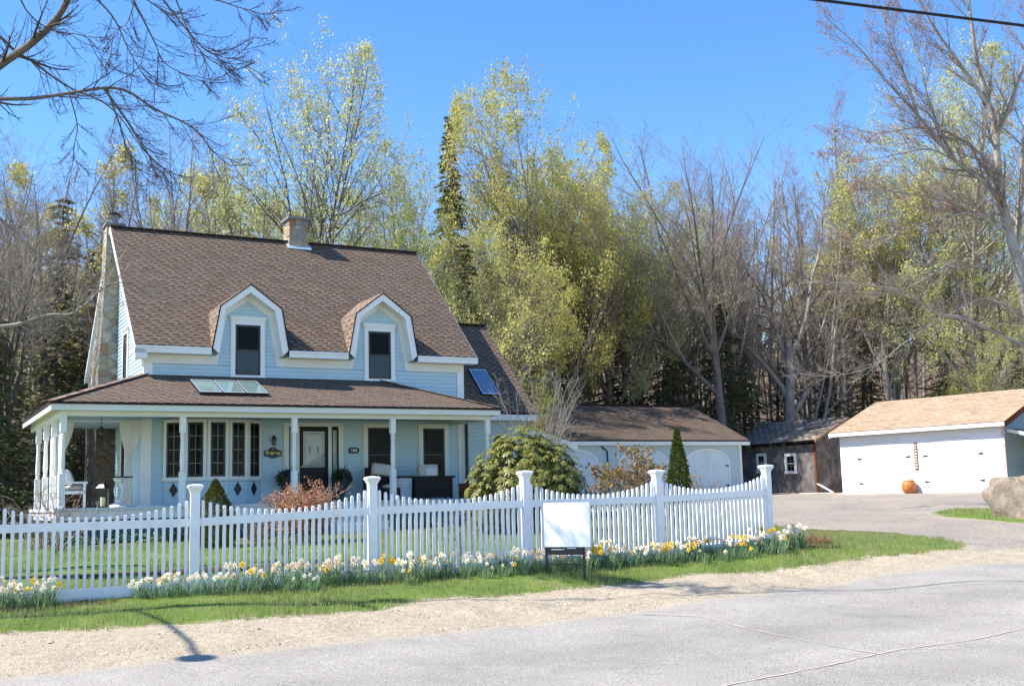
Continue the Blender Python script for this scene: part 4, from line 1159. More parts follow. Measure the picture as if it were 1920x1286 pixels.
# shaped name sign
t = hthing('name_sign', 3.45, -.03, 2.10, 'black shaped name sign with gold lettering on the blue wall', 'sign')
prof = [(-.24, -.08), (-.24, .07), (-.12, .09), (-.09, .14), (0, .175), (.09, .14), (.12, .09), (.24, .07), (.24, -.08), (.13, -.10), (.05, -.135), (-.05, -.135), (-.13, -.10)]
m = MB(); m.prism([(p[0], p[1]) for p in reversed(prof)], -.03, 0); m.build('sign_board', 'metal_black', t)
text('Retreat', .135, 'gold_paint', t, (0, -.034, .0), bold=.004)
text('& Co', .06, 'gold_paint', t, (0.02, -.034, -.085), bold=.002) if False else None
m = MB(); m.lathe([(0, .0), (.022, .003)], 8, (0, 0, 0)); m.prism([(-.018, .10), (.018, .10), (0, .14)], -.036, -.03); m.build('emblem', 'curtain_cloth', t)
# house number
t = hthing('house_number', 5.80, -.022, 2.17, 'small dark oval-ended plaque with the number 166', 'house number')
m = MB(); pl = [(.155 * s_ if abs(a) else 0, 0) for s_, a in ()]
pl = []
for k in range(17): a = -math.pi / 2 + math.pi * k / 16; pl.append((.08 + .08 * math.cos(a), .088 * math.sin(a)))
for k in range(17): a = math.pi / 2 + math.pi * k / 16; pl.append((-.08 + .08 * math.cos(a), .088 * math.sin(a)))
m.prism(pl, -.025, 0); m.build('plaque', 'metal_black', t)
text('166', .135, 'cream_trim', t, (0, -.03, 0), name='digits', bold=.003)
# planters by the door
def fol(name, n, rad, leafL, leafW, mat, parent, c, seed, squash=.8, up=.4):
    r = np.random.default_rng(seed); d = r.normal(size=(n, 3)); d /= np.linalg.norm(d, axis=1)[:, None]
    q = rad * r.uniform(.3, 1, n) ** .5; p = d * q[:, None] * np.array([1, 1, squash]) + np.array(c)
    o = d + r.normal(0, .5, (n, 3)) + np.array([0, 0, up]); o /= np.linalg.norm(o, axis=1)[:, None]
    s = np.cross(o, r.normal(size=(n, 3))); s /= np.linalg.norm(s, axis=1)[:, None]
    l = leafL * r.uniform(.6, 1.2, n)[:, None]; w = leafW * r.uniform(.7, 1.2, n)[:, None]
    V = np.stack([p, p + o * l * .5 + s * w, p + o * l, p + o * l * .5 - s * w], 1)
    return link(name, raw_mesh(name, V.reshape(-1, 3), np.arange(n * 4).reshape(-1, 4), 4), mat, parent)
for u, lab, sd in ((5.30, 'dark urn planter with leafy plant right of the front door', 5), (3.74, 'dark urn planter behind the porch post left of the front door', 6)):
    t = hthing('urn_planter', u, -.40, .735, lab, 'planter', 'urns beside the front door')
    m = MB(); m.lathe([(.0, 0), (.13, 0), (.13, .04), (.05, .10), (.06, .16), (.15, .28), (.18, .45), (.20, .52), (.17, .52), (.0, .50)], 18); m.build('urn', 'urn_slate', t, smooth=True)
    fol('foliage', 420, .26, .12, .018, 'dark_leaf', t, (0, 0, .64), sd); fol('spikes', 40, .08, .42, .012, 'dark_leaf', t, (0, 0, .60), sd + 9, 1, 1.5)
    fol('leaves', 120, .24, .07, .02, 'arborvitae_leaf', t, (0, -.03, .60), sd + 3, .5)
# wicker chairs, ottoman, tub, console
t = hthing('wicker_chair', 6.30, -.75, .735, 'dark wicker armchair with cream cushion beside the tall window', 'chair', rz=R(-12))
m = MB()
m.hexa([(-.33, -.34, .30), (.33, -.34, .30), (.33, .30, .30), (-.33, .30, .30), (-.34, -.34, .40), (.34, -.34, .40), (.34, .30, .40), (-.34, .30, .40)])
m.build('seat', 'wicker', t)
m = MB(); m.hexa([(-.33, .24, .1), (.33, .24, .1), (.33, .32, .1), (-.33, .32, .1), (-.37, .36, .93), (.37, .36, .93), (.37, .44, .93), (-.37, .44, .93)]); m.build('backrest', 'wicker', t)
for s_ in (-1, 1):
    m = MB(); m.hexa([(s_ * .34 - .05, -.34, .0), (s_ * .34 + .05, -.34, .0), (s_ * .34 + .05, .3, .0), (s_ * .34 - .05, .3, .0), (s_ * .37 - .06, -.38, .62), (s_ * .37 + .06, -.38, .62), (s_ * .37 + .06, .36, .66), (s_ * .37 - .06, .36, .66)]); m.build('armrest', 'wicker', t)
def pillow(parent, w, h, d, loc, rot, mat='cushion'):
    m = MB(); n = 8; G = [[None] * (n + 1) for _ in range(n + 1)]
    for s_ in (-1, 1):
        for i in range(n + 1):
            for j in range(n + 1):
                x = i / n * 2 - 1; z = j / n * 2 - 1; k = (1 - x ** 4) * (1 - z ** 4)
                G[i][j] = (w / 2 * x * (1 - .08 * (1 - abs(z)) * 0), s_ * d / 2 * k ** .5, h / 2 * z)
        for i in range(n):
            for j in range(n): m.face([G[i][j], G[i + 1][j], G[i + 1][j + 1], G[i][j + 1]])
    o = m.build('cushion', mat, parent, smooth=True); o.location = loc; o.rotation_euler = rot
    return o
pillow(t, .60, .36, .16, (.08, .10, .86), (R(-14), R(8), 0))
t = hthing('ottoman', 6.45, -1.15, .735, 'low dark wicker footstool with a pale cushion behind the fence post', 'stool')
m = MB(); m.box(-.22, -.2, 0, .22, .2, .34); m.build('base', 'wicker', t); pillow(t, .42, .4, .12, (0, 0, .38), (R(90), 0, 0))
t = hthing('ribbed_tub', 6.83, -1.15, .735, 'round white and blue ribbed tub right of the porch post', 'tub')
m = MB(); pr = [(.0, .0), (.21, 0)]
for k in range(11): pr += [(.235 + .002 * k, .02 + k * .052), (.222 + .002 * k, .046 + k * .052)]
pr += [(.25, .60), (.22, .60), (.2, .55), (0, .55)]
m.lathe(pr, 26)
for k in range(11): m.lathe([(.240 + .002 * k, .018 + k * .052), (.247 + .002 * k, .030 + k * .052), (.240 + .002 * k, .042 + k * .052)], 26, (0, 0, 0), 1)
m.build('tub', ['galvanised', 'white_paint'], t)
m = MB(); m.box(-.26, -.2, .60, .26, .2, .66); m.build('lid', 'wicker', t)
t = hthing('console_table', 7.86, -.75, .735, 'dark wooden chest table holding a cream bag under the window', 'table')
m = MB(); m.box(-.66, -.26, .60, .66, .26, .66); m.build('table_top', 'wicker', t)
m = MB(); m.box(-.58, -.22, .04, .58, .22, .60); m.build('cabinet', 'wicker', t)
for sx in (-.56, .56):
    for sy in (-.2, .2): m = MB(); m.box(sx - .03, sy - .03, 0, sx + .03, sy + .03, .6); m.build('leg', 'wicker', t)
t = hthing('cushion_bag', 7.74, -.75, 1.395, 'cream storage bag with a pale printed label on the dark table', 'bag')
m = MB(); pts_ = []
m.prism([(-.27, .0), (-.28, .24), (-.24, .32), (.26, .33), (.30, .28), (.30, .02), (.27, 0)], -.12, .12); m.build('bag_body', 'cushion', t)
m = MB(); m.box(-.06, -.126, .02, .24, -.122, .22); m.build('label_panel', 'flashing', t)
m = MB()
for k in range(4): m.box(-.03, -.129, .18 - k * .04, .20 - .03 * (k % 2), -.1265, .188 - k * .04)
m.build('printing', 'grey_siding', t)
t = hthing('low_bench', 8.72, -1.6, .735, 'low brown bench at the right end of the porch', 'bench')
m = MB(); m.box(-.3, -.2, .36, .3, .2, .42); m.box(-.28, -.18, .22, .28, .18, .36); m.build('seat', 'shed_edge', t)
for sx in (-.26, .26): m = MB(); m.box(sx - .03, -.18, 0, sx + .03, .18, .24); m.build('leg', 'shed_edge', t)
# left side porch: bench with cushions, lantern, pedestal table
t = hthing('porch_bench', -1.75, -.55, .735, 'pale slatted bench heaped with white and pink cushions', 'bench', rz=R(82))
m = MB(); m.box(-.75, -.28, .36, .75, .28, .42)
m.build('seat', 'deck_boards', t)
m = MB()
m.box(-.75, .24, .95, .75, .28, 1.0); m.box(-.75, .24, .5, .75, .28, .54)
for k in range(13): m.box(-.72 + k * .12 - .02, .25, .54, -.72 + k * .12 + .02, .27, .95)
m.build('backrest', 'deck_boards', t)
for sx in (-.72, .72):
    m = MB(); m.box(sx - .03, -.28, 0, sx + .03, -.22, .62); m.build('leg', 'deck_boards', t)
    m = MB(); m.box(sx - .03, .22, 0, sx + .03, .28, 1.0); m.build('leg', 'deck_boards', t)
    m = MB(); m.box(sx - .035, -.32, .60, sx + .035, .26, .64); m.build('armrest', 'deck_boards', t)
pillow(t, 1.36, .5, .15, (0, -.02, .49), (R(90), 0, 0)); pillow(t, .5, .42, .16, (-.42, .12, .75), (R(-20), 0, 0), 'curtain_cloth'); pillow(t, .48, .42, .16, (.1, .10, .74), (R(-22), R(5), 0), 'cushion_pink'); pillow(t, .46, .4, .16, (.5, .12, .74), (R(-18), 0, 0), 'curtain_cloth')
t = hthing('floor_lantern', -1.22, -1.62, .735, 'tall black framed glass lantern with a cream candle', 'lantern')
m = MB(); h = .12
for sx in (-h, h):
    for sy in (-h, h): m.box(sx - .008, sy - .008, 0, sx + .008, sy + .008, .46)
m.box(-.135, -.135, 0, .135, .135, .03); m.box(-.13, -.13, .45, .13, .13, .47)
m.lathe([(.18, .47), (.09, .56), (.04, .58), (.05, .61), (.0, .63)], 4)
m.build('frame', 'metal_black', t)
m = MB(); m.lathe([(0, .03), (.06, .03), (.06, .25), (0, .25)], 16); m.build('candle', 'candle', t)
m = MB(); m.box(-.115, -.115, .03, .115, .115, .45); m.build('glass', 'window_glass', t)
t = hthing('pedestal_table', -.80, -1.25, .735, 'round table with a white carved pedestal and thin dark top', 'table')
m = MB(); m.lathe([(0, .72), (.34, .72), (.34, .75), (0, .75)], 28); m.build('table_top', 'wicker', t)
m = MB(); m.lathe([(0, 0), (.26, 0), (.26, .03), (.15, .09), (.08, .13), (.10, .18), (.06, .2)], 20); m.lathe([(.06, .62), (.12, .66), (.14, .72)], 20)
for k in range(4):
    a = k * math.pi / 2 + .5; P_ = []
    for j in range(9): tt = j / 8; rr = .04 + .085 * math.sin(math.pi * tt); P_.append((rr * math.cos(a), rr * math.sin(a), .18 + .46 * tt))
    m.tube(P_, .02, 6)
m.build('pedestal', 'white_paint', t)
t = hthing('door_mat', -.1, -1.55, .737, 'pale folded cloth lying on the sunny porch floor', 'cloth')
m = MB(); m.hexa([(-.35, -.2, 0), (.3, -.22, 0), (.34, .15, 0), (-.3, .2, 0), (-.33, -.18, .03), (.28, -.2, .02), (.32, .13, .03), (-.28, .18, .02)]); m.build('cloth', 'curtain_cloth', t)
# hanging hook basket chain on the side porch
t = hthing('hanging_lantern', -1.2, -1.0, 2.55, 'small dark hanging lamp under the side porch ceiling', 'lamp')
m = MB(); m.tube([(0, 0, .47), (0, 0, .2)], .006, 5); m.lathe([(0, .2), (.06, .14), (.08, .02), (.0, .0)], 8); m.build('lamp_body', 'metal_black', t)

# ---------------------------------------------------------------- middle garage
MO = (11.05, 55.0, 1.44)
gar = empty('garage', MO, YAW, 'pale grey-blue garage with arched doors and brown roof beyond the shrubs', 'garage')
GL = -12.4
m = MB()
m.siding([(GL, 0), (-.2, 0), (-.2, 2.5), (GL, 2.5)], FRONT); m.box(GL, .002, -.5, -.2, 8.0, 2.5)
m.prism([(0, 2.45), (8.0, 2.45), (4.1, 4.38)], -.32, -.22, axis='u')
m.siding([(0, 0), (8.0, 0), (8.0, 2.55), (4.1, 4.4), (0, 2.55)], lambda v, z, o: (-.2 + o, v, z))
m.build('wall', 'grey_siding', gar)
m = MB(); S2 = (4.53 - 2.57) / 4.4
P = [(GL - .3, -.3, 2.57), (.13, -.3, 2.57), (.13, 4.1, 4.53), (GL - .3, 4.1, 4.53)]; q = math.hypot(1, S2)
m.face(P, 0, [(p[0], (p[1] + .3) * q) for p in P]); m.face([(p[0], p[1] + .02, p[2] - .09) for p in reversed(P)], 1)
P2 = [(GL - .3, 4.1, 4.53), (.13, 4.1, 4.53), (.13, 8.5, 2.57), (GL - .3, 8.5, 2.57)]; m.face(P2, 0, [(p[0], p[1] * q) for p in P2])
m.face([P[0], P[1], (.13, -.28, 2.48), (GL - .3, -.28, 2.48)], 1); m.bar((GL - .3, 4.1, 4.55), (.13, 4.1, 4.55), .26, .04, 1)
m.build('roof', ['roof_shingle', 'drip_edge'], gar)
m = MB(); m.box(GL - .28, -.30, 2.33, .11, -.27, 2.50); m.box(GL, -.27, 2.36, -.21, -.02, 2.38)
m.hexa([(.10, -.3, 2.33), (.13, -.3, 2.33), (.13, 4.1, 4.29), (.10, 4.1, 4.29), (.10, -.3, 2.50), (.13, -.3, 2.50), (.13, 4.1, 4.46), (.10, 4.1, 4.46)])
m.build('fascia', 'cream_trim', gar)
m = MB(); m.box(-.32, -.03, 0, -.18, -.001, 2.36); m.build('corner_board', 'cream_trim', gar)
def arch(u0, u1, z0, zs, zt, n=16):
    return [(u0, z0), (u1, z0)] + [((u0 + u1) / 2 + (u1 - u0) / 2 * math.cos(math.pi * k / n), zs + (zt - zs) * math.sin(math.pi * k / n) ** .8) for k in range(n + 1)]
def arched_door(parent, u0, u1, zt, cas, leafm, casm, hinge_z, seam_gap=.012, both=True):
    d = empty('arched_door', (0, 0, 0), parent=parent)
    zs = zt - (u1 - u0) * .27
    m = MB(); ou = arch(u0 - cas, u1 + cas, .04, zs, zt + cas); inn = arch(u0, u1, .04, zs, zt)
    for i in range(1, len(ou) - 1):
        m.hexa([(ou[i][0], -.045, ou[i][1]), (ou[i + 1][0], -.045, ou[i + 1][1]), (inn[i + 1][0], -.045, inn[i + 1][1]), (inn[i][0], -.045, inn[i][1]),
                (ou[i][0], -.003, ou[i][1]), (ou[i + 1][0], -.003, ou[i + 1][1]), (inn[i + 1][0], -.003, inn[i + 1][1]), (inn[i][0], -.003, inn[i][1])])
    a, b, c, e = ou[-1], ou[0], inn[0], inn[-1]
    m.hexa([(p[0], -.045, p[1]) for p in (a, b, c, e)] + [(p[0], -.003, p[1]) for p in (a, b, c, e)])
    m.build('door_casing', casm, d)
    mid = (u0 + u1) / 2
    for s_ in (-1, 1):
        m = MB(); g = seam_gap
        poly = [p for p in arch(u0 + g, u1 - g, .05, zs, zt - g, 24) if (p[0] - mid) * s_ >= -1e-6]
        P_ = ([(mid + s_ * g / 2, .05)] + poly + [(mid + s_ * g / 2, zt - g)])
        P_ = sorted(set((round(max(p[0], mid + g / 2) if s_ > 0 else min(p[0], mid - g / 2), 4), round(p[1], 4)) for p in P_), key=lambda p: math.atan2(p[1] - 1.1, p[0] - (mid + s_ * .6)))
        m.prism(P_, -.034, -.014); lf = m.build('door_leaf', leafm, d)
        for hz in hinge_z:
            m = MB(); x = (u1 - .0) if s_ > 0 else u0
            m.prism([(x, hz - .05), (x, hz + .05), (x - s_ * .24, hz + .012), (x - s_ * .24, hz - .012)], -.047, -.035); m.build('hinge', 'metal_black', lf)
for u0, u1 in ((-7.22, -4.60), (-3.50, -1.02), (-11.0, -8.4)):
    arched_door(gar, u0, u1, 2.10, .09, 'garage_door_paint', 'cream_trim', (.45, 1.38))
m = MB(); m.tube([(-8.2, -.06, 2.3), (-7.9, -.08, 2.1), (-7.85, -.06, 1.2), (-7.85, -.06, .3)], .03, 8); m.build('downpipe', 'drip_edge', gar)

# ---------------------------------------------------------------- right garage
GO_ = (15.505, 54.30, 1.31); GY = -.8901
g2 = empty('garage', GO_, GY, 'sunlit white garage with two arched doors and a tan shingle roof', 'garage')
GWd = 8.12
m = MB()
m.siding([(0, 0), (GWd, 0), (GWd, 2.72), (0, 2.72)], FRONT, expo=.115)
m.box(0, .002, -.4, GWd - .12, 7.0, 2.72)
m.prism([(0, 2.70), (7.3, 2.70), (3.65, 4.36)], .02, .1, axis='u')
m.build('wall', 'white_siding', g2)
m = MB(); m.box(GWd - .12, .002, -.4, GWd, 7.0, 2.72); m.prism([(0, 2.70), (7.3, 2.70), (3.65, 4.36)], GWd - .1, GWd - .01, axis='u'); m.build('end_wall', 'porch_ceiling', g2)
m = MB(); Sg = (4.52 - 2.93) / 3.9; q = math.hypot(1, Sg)
P = [(-.34, -.42, 2.90), (GWd + .28, -.42, 2.90), (GWd + .28, 3.65, 4.52), (-.34, 3.65, 4.52)]
m.face(P, 0, [(p[0], (p[1] + .25) * q) for p in P]); m.face([(p[0], p[1] + .02, p[2] - .08) for p in reversed(P)], 1)
P2 = [(-.34, 3.65, 4.52), (GWd + .28, 3.65, 4.52), (GWd + .28, 7.55, 2.93), (-.34, 7.55, 2.93)]; m.face(P2, 0, [(p[0], p[1] * q) for p in P2])
m.face([(GWd + .28, -.42, 2.90), (GWd + .28, 3.65, 4.52), (GWd + .28, 3.65, 4.44), (GWd + .28, -.40, 2.82)], 1)
m.build('roof', ['tan_shingle', 'shed_edge'], g2)
m = MB(); m.box(-.34, -.42, 2.71, GWd + .26, -.39, 2.875)
m.hexa([(-.34, -.39, 2.64), (-.31, -.39, 2.64), (-.31, 3.65, 4.30), (-.34, 3.65, 4.30), (-.34, -.39, 2.82), (-.31, -.39, 2.82), (-.31, 3.65, 4.48), (-.34, 3.65, 4.48)])
m.build('fascia', 'white_paint', g2)
m = MB(); m.hexa([(GWd + .26, -.39, 2.63), (GWd + .28, -.39, 2.63), (GWd + .28, 3.65, 4.28), (GWd + .26, 3.65, 4.28), (GWd + .26, -.39, 2.79), (GWd + .28, -.39, 2.79), (GWd + .28, 3.65, 4.44), (GWd + .26, 3.65, 4.44)]); m.build('rake_board', 'shed_edge', g2)
m = MB(); m.box(GWd - .11, -.03, 0, GWd + .015, -.001, 2.72); m.build('corner_board', 'cushion_pink', g2)
m = MB(); m.box(-.01, -.03, 0, .13, -.001, 2.72); m.build('corner_board', 'white_paint', g2)
for u0, u1 in ((.95, 3.66), (4.33, 7.12)):
    arched_door(g2, u0, u1, 2.36, .0001, 'white_paint', 'white_paint', (.48, 1.62))
m = MB(); m.hexa([(3.88, -.04, 1.02), (4.05, -.04, 1.02), (4.05, -.02, 1.02), (3.88, -.02, 1.02), (3.88, -.04, 2.24), (4.05, -.04, 2.24), (4.05, -.02, 2.24), (3.88, -.02, 2.24)])
ts = m.build('thermometer_board', 'shed_edge', g2)
m = MB()
for k in range(9): m.box(3.915, -.046, 1.10 + k * .125, 4.015, -.0405, 1.16 + k * .125)
m.build('panel_marks', 'cream_trim', ts)
# lean-to with firewood at the right end
m = MB(); P = [(GWd + .0, .3, 2.62), (GWd + 2.6, .3, 1.95), (GWd + 2.6, 5.5, 1.95), (GWd, 5.5, 2.62)]
m.face(P, 0); m.face([(p[0], p[1], p[2] - .1) for p in reversed(P)], 1)
m.hexa([(GWd, .27, 2.48), (GWd + 2.6, .27, 1.80), (GWd + 2.6, .3, 1.80), (GWd, .3, 2.48), (GWd, .27, 2.62), (GWd + 2.6, .27, 1.95), (GWd + 2.6, .3, 1.95), (GWd, .3, 2.62)], 1)
m.build('lean_to_roof', ['tan_shingle', 'white_paint'], g2)
for uu in (GWd + 2.5,): m = MB(); m.box(uu - .05, .3, -.4, uu + .05, .4, 1.85); m.build('lean_to_post', 'white_paint', g2)
def gthing(name, O, yaw, u, v, z, label, cat, group=None, rz=0):
    return empty(name, (O[0] + u * math.cos(yaw) - v * math.sin(yaw), O[1] + u * math.sin(yaw) + v * math.cos(yaw), O[2] + z), yaw + rz, label, cat, group)
t = gthing('firewood_stack', GO_, GY, GWd + .75, 1.2, 0, 'stack of split reddish firewood under the lean-to roof', 'firewood')
m = MB(); m.box(-.5, -.1, .02, 1.6, 0.0, .12); m.box(-.5, -.1, .88, 1.6, .0, .93); m.build('shelf_rail', 'raw_wood', t)
for k in range(40):
    m = MB(); x = -.35 + rnd.random() * 1.8; lv = rnd.choice((0, 0, 1)); z = .2 + (rnd.random() * .55 if lv == 0 else .8 + rnd.random() * .45); r_ = rnd.uniform(.06, .11); n = rnd.choice((4, 5, 6))
    a0 = rnd.uniform(0, 6)
    m.prism([(x + r_ * math.cos(a0 + i * 6.283 / n), z + r_ * math.sin(a0 + i * 6.283 / n)) for i in range(n)], -.1 - rnd.random() * .12, .4)
    m.build('log', rnd.choice(['log_bark', 'log_end', 'shed_edge', 'raw_wood', 'log_end']), t)
# terracotta pot
t = gthing('terracotta_pot', GO_, GY, 3.70, -.35, -.02, 'round orange glazed pot standing between the white garage doors', 'pot')
m = MB(); m.lathe([(.0, .0), (.17, 0), (.27, .10), (.33, .26), (.32, .42), (.26, .53), (.23, .55), (.26, .58), (.23, .60), (.21, .56), (0, .52)], 28); m.build('pot_body', 'terracotta', t, smooth=True)
fol('dried_plant', 160, .20, .12, .006, 'dry_stalk', t, (0, 0, .56), 31, .3)

# ---------------------------------------------------------------- weathered shed
SO = (15.13, 57.5, 1.46)
sh = empty('shed', SO, GY, 'weathered dark wooden shed with two white windows between the garages', 'shed')
m = MB(); m.box(-4.8, 0, -.4, 0, 5.0, 2.4); m.prism([(0, 2.4), (5.0, 2.4), (2.5, 3.72)], -.1, -.02, axis='u')
for k in range(33): m.box(-4.78 + k * .146, -.022, -.2, -4.78 + k * .146 + .135, -.001, 2.4)
m.build('wall', 'shed_wood', sh)
m = MB(); m.box(-.07, -.04, -.2, .03, .04, 2.4); m.build('corner_board', 'shed_edge', sh)
m = MB()
P = [(-5.3, -.45, 2.52), (.35, -.45, 2.60), (.35, 2.5, 3.80), (-5.3, 2.5, 3.86)]; m.face(P, 0, [(p[0], p[1] * 1.1) for p in P]); m.face([(p[0], p[1] + .02, p[2] - .1) for p in reversed(P)], 1)
P2 = [(-5.3, 2.5, 3.86), (.35, 2.5, 3.80), (.35, 5.4, 2.6), (-5.3, 5.4, 2.5)]; m.face(P2, 0, [(p[0], p[1] * 1.1) for p in P2])
m.face([(-5.3, -.45, 2.52), (.35, -.45, 2.60), (.35, -.43, 2.50), (-5.3, -.43, 2.42)], 1)
m.hexa([(.33, -.45, 2.46), (.37, -.45, 2.46), (.37, 2.5, 3.66), (.33, 2.5, 3.66), (.33, -.45, 2.6), (.37, -.45, 2.6), (.37, 2.5, 3.8), (.33, 2.5, 3.8)], 2)
m.build('roof', ['shed_shingle', 'dark_interior', 'raw_wood'], sh)
SF = lambda u, z, o: (u, -.022 - o, z)
simple_window('window', SF, -3.62, -3.16, 1.14, 1.98, .09, sh, mun=(2, 3), sash='white_paint')
simple_window('window', SF, -1.78, -1.24, 1.04, 1.90, .09, sh, mun=(2, 3), sash='white_paint')
t = gthing('leaning_board', SO, GY, .55, -.7, -.1, 'loose pale boards leaning beside the dark shed', 'boards')
m = MB(); m.bar((0, 0, .5), (1.1, -.3, .05), .14, .03); m.bar((-.9, -.2, .05), (1.2, -.5, .04), .16, .03); m.build('board', 'deck_boards', t)

# ---------------------------------------------------------------- boulder
def rock(name, loc, sx, sy, sz, seed, label, mat='boulder_rock'):
    import bmesh
    r = random.Random(seed); bm = bmesh.new(); bmesh.ops.create_icosphere(bm, subdivisions=5, radius=1)
    from mathutils import noise as mn
    for v in bm.verts:
        d = v.co.normalized()
        q = Vector((max(-.62, min(.62, d.x)), max(-.62, min(.62, d.y)), max(-.62, min(.60, d.z)))) * 1.25
        n = mn.noise(q * 1.3 + Vector((seed, 0, 0))) * .14 + mn.noise(q * 4) * .07 + mn.noise(q * 11) * .025
        v.co = q * (1 + n); v.co = Vector((v.co.x * sx, v.co.y * sy, v.co.z * sz))
    me = bpy.data.meshes.new(name); bm.to_mesh(me); bm.free(); me.polygons.foreach_set('use_smooth', [True] * len(me.polygons))
    return tag(link(name, me, mat, None, loc), label, 'boulder')
o = rock('boulder', (15.0, 32.2, .82), 1.65, 1.1, 1.42, 3, 'large mossy boulder at the right edge before the firewood')
o.rotation_euler = (0, R(-5), R(12))
o = rock('boulder', (16.6, 31.6, .85), .8, .6, .5, 8, 'smaller rock partly hidden right of the mossy boulder')

# ---------------------------------------------------------------- utility pole, lamp and cables
PX, PY = -10.6, 13.85
pz = gz(PX, PY)
t = empty('utility_pole', (PX, PY, pz), 0, 'wooden utility pole with a street lamp arm left of the fence', 'utility pole')
m = MB(); m.tube([(0, 0, -.5), (0, 0, 10.5)], [.14, .10], 12); m.build('pole', 'pole_wood', t)
m = MB(); m.bar((-.35, .3, 9.6), (.35, -.3, 9.6), .08, .10); m.build('crossarm', 'pole_wood', t)
m = MB(); m.tube([(0, 0, 6.55), (.45, -1.0, 6.8), (.85, -2.15, 6.92), (1.18, -3.08, 6.9)], .03, 8); arm = m.build('lamp_arm', 'flashing', t)
m = MB(); m.lathe([(0, .10), (.11, .09), (.21, .0), (.17, -.04), (.0, -.10)], 14, (1.22, -3.2, 6.88)); m.build('lamp_head', 'flashing', arm)
def cable(name, a, b, sag, r, label, n=40):
    P_ = [Vector(a).lerp(Vector(b), k / n) + Vector((0, 0, -sag * 4 * (k / n) * (1 - k / n))) for k in range(n + 1)]
    m = MB(); m.tube(P_, r, 6)
    return tag(m.build(name, 'cable_black'), label, 'cable', 'overhead cables')
cable('overhead_cable', (PX, PY, 10.2), (35.8, 26.2, 8.98), .1, .026, 'thick black overhead cable crossing the top right sky')
cable('overhead_cable', (PX + .3, PY - .2, 10.5), (36.8, 26.3, 9.5), .1, .008, 'thin wire just above the thick black cable')

# ---------------------------------------------------------------- trees
def tubes(branches, name, sides=lambda r: 6 if r > .05 else (4 if r > .015 else 3)):
    """branches: list of (points (n,3), radii (n)) -> one mesh"""
    Vs, Fs, off = [], [], 0
    groups = {}
    for P, r in branches:
        groups.setdefault((len(P), sides(r[0])), []).append((P, r))
    for (n, k), lst in groups.items():
        P = np.array([p for p, _ in lst]); r = np.array([q for _, q in lst])
        T = np.gradient(P, axis=1); T /= np.linalg.norm(T, axis=2, keepdims=True) + 1e-9
        ref = np.where(np.abs(T[..., 2:3]) < .9, np.array([0, 0, 1.0]), np.array([1.0, 0, 0]))
        ref = np.broadcast_to(ref[:, :1], T.shape)
        A = np.cross(T, ref); A /= np.linalg.norm(A, axis=2, keepdims=True) + 1e-9; B = np.cross(T, A)
        ang = np.arange(k) * 2 * np.pi / k
        ring = P[:, :, None] + (A[:, :, None] * np.cos(ang)[None, None, :, None] + B[:, :, None] * np.sin(ang)[None, None, :, None]) * r[:, :, None, None]
        Vs.append(ring.reshape(-1, 3)); m = len(lst)
        idx = np.arange(m * n * k).reshape(m, n, k) + off
        a = idx[:, :-1]; b = idx[:, 1:]
        Fs.append(np.stack([a, np.roll(a, -1, 2), np.roll(b, -1, 2), b], -1).reshape(-1, 4)); off += m * n * k
    return raw_mesh(name, np.concatenate(Vs), np.concatenate(Fs), 4, smooth=True)
def unit(v): return v / (np.linalg.norm(v) + 1e-9)
class Tree:
    def __init__(s, seed): s.r = np.random.default_rng(seed); s.br = [[] for _ in range(7)]; s.tips = []; s.Z = s.r.normal(size=(400000, 3)); s.zi = 0; s.env = None; s.minr = .0022
    def nz(s):
        s.zi = (s.zi + 1) % 400000; return s.Z[s.zi]
    def branch(s, p, d, L, r0, lvl, spec):
        sp = spec[lvl]; n = sp['n']; pts = [p]; d = unit(d); ds = [d]
        for i in range(n):
            t = (i + 1) / n
            d = d + s.nz() * sp['wob']; d[2] += sp['up'] + sp.get('up2', 0) * t
            d = unit(d); q_ = p + d * (L / n)
            if s.env is not None and lvl >= 1 and i >= 1 and not s.env(q_): break
            p = q_; pts.append(p); ds.append(d)
        n = len(pts) - 1
        rr = np.array([max(r0 * (1 - (1 - sp.get('end', .25)) * (i / n) ** sp.get('tp', 1)), s.minr if lvl > 2 else .006) for i in range(n + 1)])
        s.br[lvl].append((np.array(pts), rr))
        if lvl == spec['leaf'] or lvl >= spec['leaf']: s.tips.append((pts[-1], d)); 
        if lvl >= spec['leaf']:
            for q in pts[1:-1]: s.tips.append((q, d))
        if lvl + 1 in spec:
            c = spec[lvl + 1]; k = sp['kids'] * s.r.uniform(.8, 1.2); k = int(k * (L / sp['refL'] if 'refL' in sp else 1) + s.r.random())
            for j in range(k):
                t = sp['t0'] + (1 - sp['t0']) * ((j + s.r.random()) / k)
                f = t * n; i = min(int(f), n - 1); w = f - i
                q = pts[i] * (1 - w) + pts[i + 1] * w; dd = ds[i + 1]
                ax = unit(np.cross(dd, s.nz())); a = c['ang'] * s.r.uniform(.7, 1.3)
                if sp.get('apex') and t > .85: a *= .5
                nd = dd * math.cos(a) + ax * math.sin(a)
                if c.get('flat'): nd[2] *= c['flat']
                sh = sp.get('shape', lambda t: 1 - .55 * t)(t)
                s.branch(q, nd, L * c['ratio'] * sh * s.r.uniform(.75, 1.2), max(.55 * (rr[i] * (1 - w) + rr[i + 1] * w) * c.get('rr', 1), .003), lvl + 1, spec)
